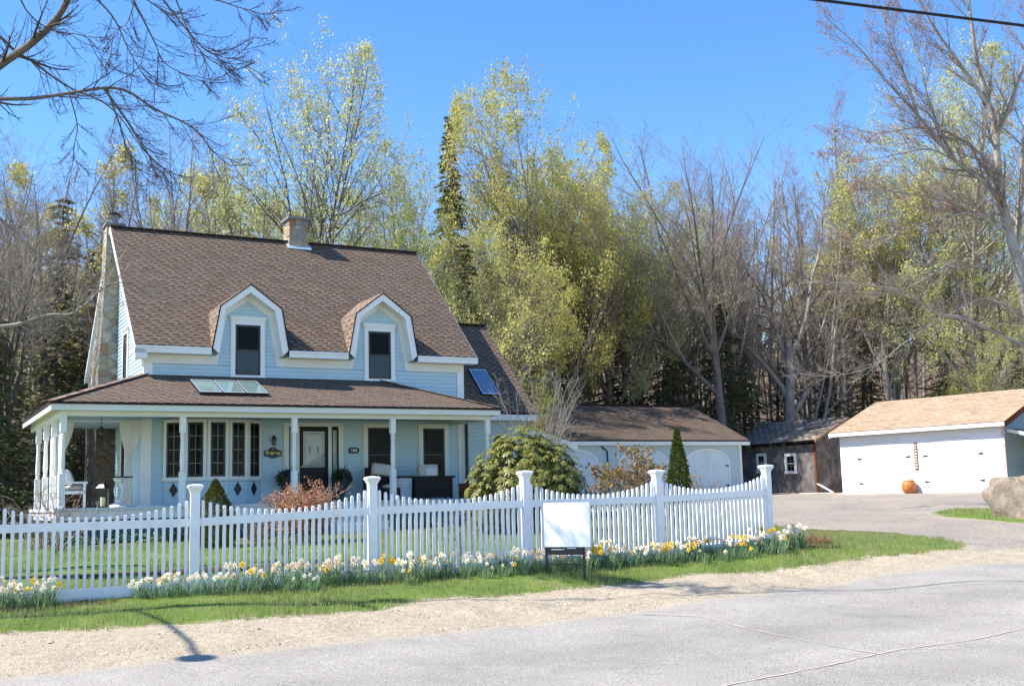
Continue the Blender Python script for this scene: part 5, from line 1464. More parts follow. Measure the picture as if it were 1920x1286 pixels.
def leaves(tips, per, spread, size, rng, asp=.6, hang=0, mat=None, clump=False):
    P = np.array([t[0] for t in tips])
    if clump:
        q = np.sin(P[:, 0] * 1.9 + 1) * np.cos(P[:, 1] * 1.7) + np.sin(P[:, 2] * 1.6 + P[:, 0] * .8) + .6 * np.sin(P[:, 1] * 3.1 - P[:, 2] * 2.7)
        P = P[rng.random(len(P)) < np.clip(.55 + .38 * q, .10, 1)]
    if per != int(per): P = np.concatenate([np.repeat(P, int(per), 0), P[rng.random(len(P)) < per - int(per)]])
    else: P = np.repeat(P, per, 0)
    n = len(P)
    P = P + rng.normal(0, spread, (n, 3)); P[:, 2] -= hang * rng.random(n)
    a = rng.normal(size=(n, 3)); a /= np.linalg.norm(a, axis=1)[:, None]; b = np.cross(a, rng.normal(size=(n, 3))); b /= np.linalg.norm(b, axis=1)[:, None]
    s = size * rng.uniform(.35, 1.35, n)[:, None] * (1 + .4 * (rng.random(n) < .12))[:, None]
    V = np.stack([P - a * s, P + b * s * asp, P + a * s, P - b * s * asp], 1)
    return raw_mesh('crown', V.reshape(-1, 3), np.arange(n * 4).reshape(-1, 4), 4)
def make_tree(seed, H, spec, r0, leaf=None, lean=(0, 0), nstem=1, split=.5, env=None):
    t = Tree(seed)
    if env:
        cz, rx, rz, lob = env
        def inside_(p):
            a = math.atan2(p[1], p[0]); h_ = (p[2] - cz) / rz; l_ = 1 + lob * (math.sin(3 * a + seed + 2.5 * h_) * .6 + math.sin(5 * a - 4 * h_ + seed * 2) * .5)
            return (p[0] ** 2 + p[1] ** 2) / (rx * l_) ** 2 + h_ * h_ / (l_ ** 2) < 1
        t.env = inside_
    for k in range(nstem):
        a = 2 * math.pi * k / nstem + t.r.random(); d = np.array([lean[0] + (split * .35 * math.cos(a) if nstem > 1 else 0), lean[1] + (split * .35 * math.sin(a) if nstem > 1 else 0), 1.0])
        t.branch(np.array([.12 * math.cos(a) * (nstem > 1), .12 * math.sin(a) * (nstem > 1), -.4]), d, (H + .4) * t.r.uniform(.88, 1.0), r0 * (.75 if nstem > 1 else 1), 0, spec)
    trunk = tubes(t.br[0] + t.br[1], 'trunk'); twigs = tubes(sum(t.br[2:], []), 'branches')
    cr = leaves(t.tips, leaf[0], leaf[1], leaf[2], t.r, clump=True) if leaf else None
    return trunk, twigs, cr
def spec(a1=45, n1=26, L1=.42, up1=.05, n2=9, n3=7, n4=4, wob=.06, t0=.25, shape=None, a2=38, up0=.02, leaf=3, end0=.12):
    sp = {'leaf': leaf, 0: dict(n=10, wob=wob * .5, up=up0, kids=n1, t0=t0, end=end0, shape=shape or (lambda t: 1.15 - .75 * t), apex=1),
          1: dict(n=7, wob=wob * 1.2, up=up1, kids=n2, t0=.2, ang=R(a1), ratio=L1, rr=.95, end=.15),
          2: dict(n=5, wob=wob * 1.6, up=up1 * 1.1, kids=n3, t0=.15, ang=R(a2), ratio=.42, end=.2),
          3: dict(n=4, wob=wob * 2, up=up1, kids=n4, t0=.2, ang=R(38), ratio=.46, end=.4)}
    if n4: sp[4] = dict(n=2, wob=wob * 2.5, up=up1, kids=0, t0=0, ang=R(38), ratio=.5, end=.6)
    if n4 and leaf == 4: sp['leaf'] = 4
    return sp
PROTO = {}
def proto(name, *a, **k): PROTO[name] = make_tree(*a, **k)
def vase(n1=7, tl=.40, L1=1.7, a1=27, up1=.02, n2=13, n3=8, n4=6, a2=40, wob=.05, t0=.5, L2=.36, up2=.02, leaf=4, end0=.55, apex=1):
    """short trunk that divides into long ascending limbs: a domed or fan-shaped crown"""
    return {'leaf': leaf, 'tl': tl,
            0: dict(n=8, wob=wob * .4, up=.02, kids=n1, t0=t0, end=end0, shape=lambda t: .85 + .3 * t, apex=apex),
            1: dict(n=9, wob=wob, up=up1, kids=n2, t0=.22, ang=R(a1), ratio=L1, rr=1.15, end=.12, shape=lambda t: 1.1 - .55 * t),
            2: dict(n=5, wob=wob * 1.5, up=up2, kids=n3, t0=.15, ang=R(a2), ratio=L2, end=.18, shape=lambda t: 1 - .4 * t),
            3: dict(n=4, wob=wob * 1.8, up=up2, kids=n4, t0=.15, ang=R(38), ratio=.45, end=.3, shape=lambda t: 1 - .35 * t),
            4: dict(n=3, wob=wob * 2.2, up=up2, kids=0, t0=0, ang=R(36), ratio=.48, end=.5)}
# budding maples (twigs with small new leaves), bare trees, slim forest trees
def vtree(name, seed, H, sp, r0, leaf=None, **k):
    PROTO[name] = make_tree(seed, H * sp['tl'], sp, r0, leaf, **k)
vtree('maple_a', 101, 20, vase(9, .42, 1.9, 27, .018, 15, 8, 6), .30, (2.6, .11, .060), env=(12.6, 4.9, 8.0, .16))
vtree('maple_b', 102, 18, vase(12, .34, 2.3, 40, .02, 15, 8, 6, t0=.25), .32, (3.2, .13, .064), env=(10.8, 6.2, 7.2, .11))
vtree('maple_c', 103, 18, vase(8, .50, 1.2, 24, .03, 12, 8, 6, L2=.34), .20, (2, .10, .062), env=(11, 3.4, 7.6, .16))
vtree('maple_d', 104, 14, vase(12, .32, 2.4, 48, .015, 13, 8, 6, t0=.2, L2=.38), .20, (2.8, .12, .060), env=(8.6, 5.2, 5.6, .18))
vtree('bare_a', 111, 20, vase(8, .55, .85, 30, .028, 14, 8, 6, L2=.42, leaf=9), .24)
vtree('bare_b', 112, 18, vase(6, .48, 1.15, 42, -.005, 9, 8, 6, wob=.13, L2=.42, up2=.0, leaf=9, t0=.45), .40)
proto('bare_c', 113, 20, spec(20, 26, .30, .035, 10, 7, 5, wob=.04, t0=.25, leaf=9), .22, None)
vtree('bare_d', 114, 17, vase(8, .18, 4.6, 20, .015, 15, 8, 6, t0=.15, L2=.26, leaf=9), .26)
proto('slim_a', 121, 18, spec(50, 18, .20, .03, 7, 6, 0, t0=.40, leaf=9), .13, None)
proto('slim_b', 122, 16, spec(60, 22, .24, .0, 7, 6, 0, wob=.09, t0=.25, leaf=9), .11, None)
proto('slim_bud', 123, 17, spec(48, 20, .26, .04, 8, 6, 0, t0=.3, leaf=3), .13, (3, .18, .075))
def hemlock(seed, H, rad, mat_n=9000, droop=.25, dens=1.0, low=.08):
    t = Tree(seed); br = []; br.append((np.array([[0, 0, H * k / 12 - .3] for k in range(13)]), np.linspace(.02 * H * .75, .01, 13)))
    Pn = []; Dn = []
    nw = int(46 * dens)
    for w in range(nw):
        f = low + (1 - low) * (w / nw) ** .9; z = H * f; rr = rad * (1 - f) ** .75 * t.r.uniform(.7, 1.15) + .12
        for k in range(5):
            a = t.r.uniform(0, 2 * np.pi); L = rr * t.r.uniform(.6, 1.1); pts = []
            for i in range(6):
                s_ = i / 5; pts.append((math.cos(a) * L * s_, math.sin(a) * L * s_, z + .12 * L * s_ - droop * L * s_ * s_ * 1.6))
            pts = np.array(pts); br.append((pts, np.linspace(.018, .004, 6)))
            m = max(8, int(52 * L / rad * (H / 10)))
            q = t.r.uniform(.08, 1, m) ** .8; c = np.c_[np.interp(q, np.linspace(0, 1, 6), pts[:, 0]), np.interp(q, np.linspace(0, 1, 6), pts[:, 1]), np.interp(q, np.linspace(0, 1, 6), pts[:, 2])]
            side = t.r.choice([-1, 1], m); sp_ = .32 * L * (1.05 - q) * t.r.uniform(.1, 1, m) + .03
            c += np.c_[-math.sin(a) * side * sp_, math.cos(a) * side * sp_, -.25 * sp_ + t.r.normal(0, .03, m)]
            Pn.append(c); Dn.append(np.c_[math.cos(a) - math.sin(a) * side * .9, math.sin(a) + math.cos(a) * side * .9, np.full(m, -.25)])
    P = np.concatenate(Pn); D = np.concatenate(Dn) + t.r.normal(0, .25, P.shape); D /= np.linalg.norm(D, axis=1)[:, None]
    S = np.cross(D, np.array([0, 0, 1.0]) + t.r.normal(0, .5, P.shape)); S /= np.linalg.norm(S, axis=1)[:, None]
    n = len(P); l = .15 * t.r.uniform(.6, 1.3, n)[:, None] * (H / 11) ** .3; w = .06 * t.r.uniform(.6, 1.2, n)[:, None]
    V = np.stack([P - D * l, P + S * w, P + D * l, P - S * w], 1)
    return tubes(br[:1], 'trunk'), tubes(br[1:], 'branches'), raw_mesh('crown', V.reshape(-1, 3), np.arange(n * 4).reshape(-1, 4), 4)
PROTO['hem_a'] = hemlock(201, 12, 2.9)
PROTO['hem_b'] = hemlock(202, 9, 2.6, low=.03)
PROTO['hem_tall'] = hemlock(203, 21, 2.2, dens=1.6, low=.2)
CACHE = {}; H0C = {}
def place(key, x, y, h, bark, twig, leafm, name, label, cat, group=None, rz=None, wide=1.0, zoff=0.0):
    """a tree thing: empty at the root with trunk, branches and crown meshes (copies share mesh data)"""
    tr, tw, cr = PROTO[key]
    z = gz(x, y) + zoff
    r_ = empty(name, (x, y, z), rnd.uniform(0, 6.28) if rz is None else rz, label, cat, group)
    if key not in H0C:
        zz = np.empty(len(tw.vertices) * 3, np.float32); tw.vertices.foreach_get('co', zz); H0C[key] = float(np.percentile(zz[2::3], 99.9)) if key[:3] != 'hem' else {'hem_a': 12, 'hem_b': 9, 'hem_tall': 21}[key]
    H0 = H0C[key]
    s = h / H0; r_.scale = (s * wide, s * wide, s)
    for nm, me, mat in (('trunk', tr, bark), ('branches', tw, twig), ('crown', cr, leafm)):
        if me is None or mat is None: continue
        k = (me.name, mat)
        if k not in CACHE:
            m2 = me.copy() if len(me.materials) else me
            m2.materials.clear(); m2.materials.append(MATS[mat]); CACHE[k] = m2
            CACHE[(me.name + '#', mat)] = m2
        o = bpy.data.objects.new(nm, CACHE[k]); C.objects.link(o); o.parent = r_
    return r_
BK, BD, BP = 'bark_grey', 'bark_dark', 'bark_pale'
# hero trees behind the house, left to right
HERO = [
('bare_d', -14.2, 45, 17.8, BK, 'twig_brown', None, 'bare_tree', 'bare tree with several upright stems above the left chimney', .3, .9),
('bare_a', -17.2, 42, 15.5, BD, 'twig_brown', None, 'bare_tree', 'bare dark tree at the left edge behind the hemlocks', 1, 1),
('bare_a', -15.3, 34.5, 11.5, BD, 'twig_brown', None, 'bare_tree', 'bare branching tree nearest the left edge beside the porch', 2, 1),
('bare_a', -18.6, 38.5, 15, BK, 'twig_brown', None, 'bare_tree', 'bare twiggy tree crossing the left edge of the picture', 2.4, 1.1),
('bare_d', -16.4, 47, 17, BK, 'twig_brown', None, 'bare_tree', 'many stemmed bare tree between the left edge and the chimney', 4.4, 1.1),
('bare_a', -14.9, 50, 18, BK, 'twig_brown', None, 'bare_tree', 'bare tree directly above the stone gable chimney', 5.4, 1),
('bare_d', -11.2, 46, 14, BK, 'twig_brown', None, 'bare_tree', 'bare twiggy tree peeking over the left end of the ridge', 2, .9),
('maple_d', -13.6, 54, 16.5, BK, 'twig_brown', 'bud_pale', 'budding_tree', 'pale budding tree over the left third of the roof ridge', .5, .85),
('maple_c', -11.6, 51, 14.5, BK, 'twig_brown', 'bud_green', 'budding_tree', 'slender budding tree left of the fan shaped maple', 2.5, 1.2),
('maple_a', -8.7, 48, 21.7, BD, 'bark_dark', 'bud_pale', 'maple_tree', 'tall fan shaped budding maple behind the ridge chimney', 1.2, .82),
('maple_d', -9.6, 50, 13.5, BK, 'twig_brown', 'bud_green', 'budding_tree', 'low green budding tree left of the ridge chimney', 3.1, .9),
('maple_d', -5.4, 47, 13.0, BK, 'twig_brown', 'bud_green', 'budding_tree', 'low budding tree just right of the ridge chimney', 4.1, .8),
('maple_a', -5.3, 54, 18.8, BK, 'twig_brown', 'bud_green', 'budding_tree', 'budding tree between the fan shaped maple and the tall hemlock', .2, .68),
('hem_tall', -3.2, 60, 20.8, BD, BD, 'hemlock_needles', 'hemlock_tree', 'tall narrow dark hemlock spire rising between budding maples', .2, 1),
('hem_a', -2.2, 54, 12.5, BD, BD, 'hemlock_olive', 'hemlock_tree', 'shaded hemlock below the tall spire', 1.2, 1),
('maple_b', .7, 62.5, 20.5, BK, 'twig_brown', 'bud_yellow', 'maple_tree', 'yellow-green maple just behind the broad dense one', .9, .75),
('maple_b', 2.3, 60.5, 22.6, BK, 'twig_brown', 'bud_yellow', 'maple_tree', 'broad yellow-green maple with dense buds right of the roof', 3.9, .72),
('maple_b', 5.4, 63, 18.0, BK, 'twig_brown', 'bud_pale', 'maple_tree', 'shorter paler maple overhanging the middle garage', 3.6, .75),
('maple_c', 3.6, 60.5, 16.5, BK, 'twig_brown', 'bud_yellow', 'maple_tree', 'low yellow-green maple beneath the broad one', 5.6, .9),
('maple_b', -1.4, 57, 14.5, BK, 'twig_brown', 'bud_yellow', 'maple_tree', 'yellow-green maple hiding the lower half of the hemlock spire', 1.6, .85),
('maple_d', -.9, 47, 12.0, BK, 'twig_brown', 'bud_yellow', 'maple_tree', 'small yellow budding maple close behind the house roof end', 5.2, .85),
('maple_a', -3.9, 55, 15.0, BK, 'twig_brown', 'bud_green', 'budding_tree', 'leafing tree hiding the lower left of the hemlock spire', 2.7, .9),
('maple_a', -15.6, 59, 18.0, BK, 'twig_brown', 'bud_green', 'budding_tree', 'green leafing tree above the left end of the roof', 1.9, .9),
('maple_a', -11.2, 60, 18.5, BK, 'twig_brown', 'bud_pale', 'budding_tree', 'pale leafing tree above the left dormer', 4.4, .9),
('maple_d', -6.6, 58, 16.0, BK, 'twig_brown', 'bud_green', 'budding_tree', 'leafing tree low behind the ridge chimney and fan shaped maple', 0.7, .9),
('maple_a', 7.2, 64, 20.0, BK, 'twig_brown', 'bud_pale', 'budding_tree', 'sparse pale budding tree behind the middle garage', 2.2, .62),
('maple_c', 9.3, 64, 16.5, BK, 'twig_brown', 'bud_pale', 'budding_tree', 'thin pale budding tree left of the tall bare tree', 3.2, 1.1),
('bare_a', 11.0, 59.5, 20.8, BD, 'twig_brown', None, 'bare_tree', 'tall bare tree with a long clear trunk behind the garage roof', .8, 1.15),
('bare_a', 13.2, 70, 22.0, BK, 'twig_brown', None, 'bare_tree', 'tall bare tree between the clear trunk and the gnarled trunk', 4.2, 1),
('bare_b', 15.6, 64.5, 20.0, BK, 'bark_dark', None, 'bare_tree', 'thick trunked gnarled bare tree behind the dark shed', 2.2, 1.0),
('bare_c', 20.6, 70, 26.0, BK, 'twig_reddish', None, 'bare_tree', 'very tall slender upright bare tree beyond the white garage', .3, .9),
('bare_c', 18.8, 72, 22, BK, 'twig_brown', None, 'bare_tree', 'upright bare tree behind the gnarled tree', 2.3, .9),
('maple_a', 27.0, 67, 27.0, BK, 'twig_brown', 'bud_pale', 'maple_tree', 'tall pale yellow maple at the upper right edge', .4, 1),
('maple_c', 22.4, 68, 18.5, BK, 'twig_brown', 'bud_yellow', 'maple_tree', 'spreading yellow maple behind the white garage roof', 1.4, 1),
('maple_a', 23.6, 70, 23.0, BK, 'twig_brown', 'bud_pale', 'maple_tree', 'pale maple behind the red budded limbs', 2.4, .9),
('maple_a', 29.5, 72, 22.0, BK, 'twig_brown', 'bud_yellow', 'maple_tree', 'dense yellow maple at the right edge beyond the garage', 3.0, .9),
('bare_d', 17.2, 66, 17, BK, 'twig_brown', None, 'bare_tree', 'many stemmed bare tree beside the very tall slender one', 1.3, 1.1),
('bare_d', 12.2, 66, 17, BK, 'twig_brown', None, 'bare_tree', 'many stemmed bare tree behind the clear trunked tree', 3.3, 1.1),
('bare_a', 9.2, 70, 19, BK, 'twig_brown', None, 'bare_tree', 'bare tree half hidden behind the thin pale budding tree', 3.0, 1.1),
('bare_a', 20.0, 76, 21, BK, 'twig_reddish', None, 'bare_tree', 'bare tree far behind the left end of the white garage', 2.0, 1.1),
('maple_d', 26.5, 64, 12.5, BK, 'twig_brown', 'bud_green', 'maple_tree', 'low green maple behind the right end of the tan roof', 5.0, 1),
]
for k_, x_, y_, h_, b_, t_, l_, n_, lab_, rz_, wd_ in HERO: place(k_, x_, y_, h_, b_, t_, l_, n_, lab_, 'tree', rz=rz_, wide=wd_)
# hemlocks
for x, y, h, k, lab in ((-16.9, 45, 11, 'hem_a', 'dark hemlock left of the bare trees at the left edge'), (-14.2, 41.5, 9.5, 'hem_a', 'olive hemlock directly left of the stone chimney'),
                        (-19.3, 48, 14, 'hem_a', 'large hemlock at the far left edge'), (-16.3, 36, 6.5, 'hem_b', 'low dark hemlock beside the left porch'), (-14.3, 37.5, 5.2, 'hem_b', 'short young hemlock behind the left porch posts'),
                        (-16.2, 40, 9, 'hem_b', 'bushy hemlock between the larger ones on the left'), (-15.6, 33.2, 7.8, 'hem_b', 'dense hemlock nearest the left side of the porch')):
    place(k, x, y, h, BD, BD, 'hemlock_olive' if h > 8 else 'hemlock_needles', 'hemlock_tree', lab, 'tree', 'hemlocks left of the house', wide=1.15)
k_ = 0
for x, y, h in ((-1.6, 50, 8.5), (3.0, 61, 8.5), (.6, 62, 9), (6.2, 63.5, 10), (8.6, 62, 9.5), (11.6, 62.5, 10.5), (13.4, 66, 8.5), (16.2, 68, 7.5), (9.6, 68, 9), (21.5, 69, 8.5), (26, 68, 9), (18.5, 67, 7)):
    place('hem_b' if k_ % 2 else 'hem_a', x, y, h, BD, BD, 'hemlock_needles' if k_ % 3 else 'hemlock_olive', 'hemlock_tree',
          ('dark hemlock low behind the middle garage and the shed, its lower boughs in shade' if x < 15 else 'dark hemlock low in the wood behind the white garage'), 'tree',
          'hemlocks behind the middle garage' if x < 15 else 'hemlocks behind the white garage', wide=1.2); k_ += 1
place('hem_b', 21.8, 43.6, 6.4, BD, BD, 'hemlock_needles', 'hemlock_tree', 'green hemlock bough overlapping the right end of the tan roof', 'tree', rz=.7, wide=.8)
# wood behind: individual trunks
kinds = [('slim_a', 'twig_brown', None), ('slim_b', 'twig_reddish', None), ('slim_bud', 'twig_brown', 'bud_yellow'), ('slim_bud', 'twig_brown', 'bud_pale'), ('slim_a', 'twig_pale', None), ('bare_c', 'twig_brown', None), ('slim_b', 'twig_brown', None), ('hem_b', BD, 'hemlock_olive')]
wr_ = random.Random(5)
def zone_of(px):
    return ('left of the house', 'left') if px < -.22 else ('behind the house roof', 'house') if px < 0 else ('behind the middle garage', 'middle') if px < .2 else ('behind the white garage', 'right')
nwood = 0
for tries in range(900):
    y = wr_.uniform(58, 112); b = wr_.uniform(-.50, .50); x = b * y
    if nwood >= 245: break
    if b < -.2 and wr_.random() < .6: y = wr_.uniform(42, 70); x = b * y
    if -.2 < b < .0 and wr_.random() < .55: continue
    if -.02 < x / y < .28 and y < 64: continue
    if .18 < b and y < 67: continue
    if -.35 < b < 0 and y < 62 and b > -.24: continue
    key, twg, lf = wr_.choices(kinds, [5.5, 4, 2.0, 2.2, 4, 1.8, 4, .8])[0]
    h = wr_.uniform(14, 20) * (1.0 if b > .0 or b < -.25 else .85) * (y / 75) ** .35
    if key == 'hem_b': h = wr_.uniform(5, 10)
    side, zg = zone_of(b)
    desc = {'slim_a': 'slim bare straight tree', 'slim_b': 'slim bare crooked tree', 'slim_bud': 'slim budding tree', 'bare_c': 'upright bare tree', 'hem_b': 'dark hemlock'}[key]
    if key == 'slim_bud': desc = ('slim yellow budding tree' if lf == 'bud_yellow' else 'slim pale budding tree')
    if key == 'slim_a': desc = 'slim straight tree with pale twigs' if twg == 'twig_pale' else 'slim straight bare tree'
    place(key, x, y, h, wr_.choice([BK, BK, BD, BP]), twg, lf, 'forest_tree' if key != 'hem_b' else 'hemlock_tree', f'{desc} in the wood {side}', 'tree', (desc if desc.endswith('s') else desc + 's') + f' in the wood {side}', rz=wr_.uniform(0, 6.28), wide=wr_.uniform(.9, 1.25))
    nwood += 1
for x, y, k in ((5.8, 72, 'slim_a'), (7.6, 69, 'slim_b'), (9.9, 74, 'slim_a'), (10.4, 67, 'slim_b'), (12.3, 72, 'slim_a'), (14.6, 70, 'slim_b'), (16.4, 73, 'slim_a'), (18.3, 70, 'slim_a'), (19.4, 73, 'slim_b'), (21.2, 72, 'slim_a'),
                (22.4, 74, 'slim_b'), (24.0, 72, 'slim_a'), (25.6, 75, 'slim_a'), (27.4, 72, 'slim_b'), (28.6, 74, 'slim_a'), (31.0, 74, 'slim_a'), (13.3, 76, 'slim_a'), (11.1, 78, 'slim_b'), (17.5, 78, 'slim_a'), (8.6, 78, 'slim_a')):
    mid_ = x / y < .2
    place(k, x, y, wr_.uniform(17, 22), wr_.choice([BK, BP, BD]), 'twig_pale' if k == 'slim_a' else 'twig_reddish', None, 'forest_tree',
          ('slim straight tree with pale twigs' if k == 'slim_a' else 'slim bare crooked tree') + (' in the wood behind the middle garage' if mid_ else ' in the wood behind the white garage'), 'tree',
          ('slim straight tree with pale twigs' if k == 'slim_a' else 'slim bare crooked trees') + (' in the wood behind the middle garage' if mid_ else ' in the wood behind the white garage'), rz=wr_.uniform(0, 6.28), wide=1.2)
# far wood on the hillside as one mass
def far_wood():
    r = np.random.default_rng(77); t = Tree(5); tips = []; hem = []
    sp = {'leaf': 1, 0: dict(n=4, wob=.04, up=.02, kids=13, t0=.35, end=.15, shape=lambda t: 1.1 - .7 * t), 1: dict(n=3, wob=.15, up=.04, kids=6, t0=.2, ang=R(45), ratio=.30, end=.2), 2: dict(n=2, wob=.2, up=.02, kids=0, t0=0, ang=R(40), ratio=.45, end=.5)}
    for k in range(620):
        y = r.uniform(108, 205); x = r.uniform(-.52, .52) * y; z = gz(x, y)
        t.branch(np.array([x, y, z - .5]), np.array([0, 0, 1.0]), r.uniform(9, 14), r.uniform(.1, .2), 0, sp)
    for lv in t.br[2]: lv[1][:] = np.maximum(lv[1], .02)
    for lv in t.br[1]: lv[1][:] = np.maximum(lv[1], .03)
    w = tubes(t.br[0] + t.br[1] + t.br[2], 'far_wood', sides=lambda r_: 3)
    o = link('far_wood', w, 'twig_reddish'); tag(o, 'distant bare brown wood covering the hillside behind everything', 'wood', kind='stuff')
    tp = [q for i, q in enumerate(t.tips) if (int(q[0][0] * .13 + 50) + int(q[0][1] * .07)) % 3 == 0]
    tag(link('far_buds', leaves(tp, 1, .3, .22, r), 'bud_pale'), 'pale buds scattered through the distant hillside wood', 'wood', kind='stuff')
far_wood()
# brush and saplings along the edge of the wood
def brush():
    r = np.random.default_rng(91); br = []
    for k in range(2300):
        y = r.uniform(46, 84); b = r.uniform(-.5, .5)
        if k % 3 == 0: y = r.uniform(38, 60); b = r.uniform(-.5, -.3)
        x = b * y
        if b > -.27 and y < 62: continue
        if b > .2 and y < 64: continue
        z = gz(x, y); h = r.uniform(.8, 4.0)
        for j in range(r.integers(2, 6)):
            d = unit(np.array([r.normal(0, .35), r.normal(0, .35), 1.0])); p = np.array([x + r.normal(0, .3), y + r.normal(0, .3), z - .1]); pts = [p]
            for i in range(4): d = unit(d + r.normal(0, .13, 3)); p = p + d * h / 4; pts.append(p)
            br.append((np.array(pts), np.linspace(.022, .007, 5)))
            for q in range(5):
                i = r.integers(1, 5); d2 = unit(d + r.normal(0, .6, 3)); p2 = pts[i]; L = h * r.uniform(.12, .35)
                br.append((np.array([p2, p2 + d2 * L * .5, p2 + unit(d2 + r.normal(0, .3, 3)) * L]), np.array([.012, .009, .006])))
    tag(link('undergrowth', tubes(br, 'undergrowth', sides=lambda r_: 3), 'twig_reddish'), 'tangled brown undergrowth along the edge of the wood', 'undergrowth', kind='stuff')
brush()

# ---------------------------------------------------------------- hand-placed trees: left overhanging maple and right bare maple
def spline(P, n):
    P = np.array(P, float); Q = np.vstack([2 * P[0] - P[1], P, 2 * P[-1] - P[-2]]); out = []
    for i in range(len(P) - 1):
        for k in range(n):
            t = k / n; a, b, c, d = Q[i:i + 4]
            out.append(.5 * ((2 * b) + (-a + c) * t + (2 * a - 5 * b + 4 * c - d) * t * t + (-a + 3 * b - 3 * c + d) * t ** 3))
    out.append(P[-1]); return np.array(out)
def limb(T, P, r0, r1, kids, spec_, L, ang=40, t0=.1, lvl=2, lead=None):
    S = spline(P, 5); n = len(S); rr = r0 + (r1 - r0) * np.linspace(0, 1, n) ** .8
    T.br[1].append((S, rr)); ln = np.linalg.norm(np.diff(S, axis=0), axis=1).sum()
    for j in range(kids):
        t = t0 + (1 - t0) * (j + T.r.random()) / kids; f = t * (n - 1); i = min(int(f), n - 2); q = S[i] + (S[i + 1] - S[i]) * (f - i); dd = unit(S[i + 1] - S[i])
        ax = unit(np.cross(dd, T.nz())); a = R(ang) * T.r.uniform(.6, 1.3); nd = dd * math.cos(a) + ax * math.sin(a)
        if lead is not None: nd = unit(nd + np.array(lead))
        T.branch(q, nd, L * T.r.uniform(.5, 1.2) * (1 - .45 * t), max(.45 * rr[i], .004 if T.minr < .003 else .012), lvl, spec_)
RM = Tree(301); RM.minr = .0042
RS = {'leaf': 4, 2: dict(n=7, wob=.05, up=.035, kids=9, t0=.12, end=.2, ang=R(35), ratio=.5), 3: dict(n=4, wob=.08, up=.04, kids=6, t0=.15, ang=R(35), ratio=.48, end=.35), 4: dict(n=3, wob=.1, up=.04, kids=0, t0=0, ang=R(36), ratio=.5, end=.6)}
RA = [(21.3,43,.4),(20.62,43.0,4.5),(19.88,43.0,7.58),(19.5,43.0,10.29),(19.17,43.0,11.99),(19.08,43.0,13.48),(19.1,43.0,15.2),(18.91,43.0,16.5),(18.66,43.0,17.82),(18.53,43.0,19.59),(18.48,43.0,21.6)]
RL = [(RA, .30, .05, 16, 2.6, .35),
 ([(19.33,43.0,11.98),(18.46,42.67,13.08),(17.16,42.33,13.97),(15.74,42.0,15.7),(14.5,41.67,16.99),(13.46,41.33,18.16),(12.12,41.0,19.32)], .12, .012, 26, 2.8, .1),
 ([(18.96,43.0,16.28),(17.81,42.67,17.93),(16.75,42.33,19.35),(16.01,42.0,20.75)], .09, .02, 16, 2.6, .1),
 ([(19.32,43.0,11.14),(17.78,42.25,11.83),(15.92,41.5,12.31),(14.27,40.75,12.35),(12.67,40.0,12.35)], .06, .008, 30, 2.2, .1),
 ([(21.3,42.6,5.2),(20.27,42.0,5.82),(19.04,41.56,6.49),(17.34,41.11,7.26),(16.23,40.67,7.62),(15.29,40.22,7.67),(14.41,39.78,8.16),(13.71,39.33,8.42),(12.64,38.89,8.52),(11.41,38.44,8.59),(9.84,38.0,8.64)], .11, .008, 28, 1.9, .15),
 ([(19.48,43.0,10.08),(17.99,42.2,9.75),(16.27,41.4,9.63),(14.35,40.6,8.73),(12.92,39.8,8.43),(11.19,39.0,8.42)], .055, .008, 30, 2.0, .1),
 ([(19.25,43.0,11.46),(18.24,42.4,11.76),(16.98,41.8,11.7),(14.72,41.2,11.04),(12.53,40.6,10.36),(10.99,40.0,10.07)], .055, .008, 30, 2.1, .1),
 ([(20.3,42.4,7.2),(19.34,42.0,7.65),(17.53,41.33,8.38),(15.85,40.67,7.72),(14.0,40.0,6.71),(12.6,39.33,5.81),(10.9,38.67,5.41),(9.38,38.0,5.47)], .055, .008, 30, 1.9, .1),
 ([(19.08,43.0,13.48),(18.32,42.6,14.23),(16.99,42.2,14.99),(15.63,41.8,15.11),(13.86,41.4,14.81),(12.36,41.0,15.13)], .08, .008, 18, 2.2, .1),
 ([(19.12,43.0,14.98),(20.09,43.33,16.81),(20.93,43.67,18.69),(21.44,44.0,20.39)], .10, .03, 14, 2.8, .1),
 ([(17.23,42.5,14.02),(16.0,41.88,14.28),(14.55,41.25,13.92),(13.13,40.62,13.56),(11.59,40.0,13.61)], .05, .006, 14, 1.9, .1),
 ([(15.74,42.0,15.7),(15.31,41.67,16.97),(14.68,41.33,18.34),(14.27,41.0,19.69)], .06, .012, 16, 2.2, .1),
 ([(17.16,42.33,13.97),(16.3,42.0,15.9),(15.9,41.8,17.8),(15.3,41.6,19.8)], .06, .012, 16, 2.2, .1),
 ([(19.6,43.4,10.0),(20.2,43.8,12.5),(20.6,44,15),(21.2,44.2,18)], .16, .04, 14, 2.8, .1)]
for P_, a, b, k, L_, t0 in RL: limb(RM, P_, a, b, k, RS, L_, 38, t0, lead=(-.25, 0, .12))
t = empty('bare_maple', (21.3, 43, gz(21.3, 43)), 0, 'large bare maple with reddish buds and pale limbs reaching in from the right edge', 'tree')
off = Vector((-21.3, -43, -gz(21.3, 43)))
link('trunk', tubes(RM.br[1], 'trunk'), 'bark_pale', t, off); link('branches', tubes(RM.br[2] + RM.br[3] + RM.br[4], 'branches'), 'twig_brown', t, off)
tips_ = [q for q in RM.tips if q[0][2] > 10.5 and RM.r.random() < .4]
link('buds', leaves(tips_, 1, .02, .024, RM.r, .8), 'bud_red', t, off)
LM = Tree(401); LM.minr = .0018
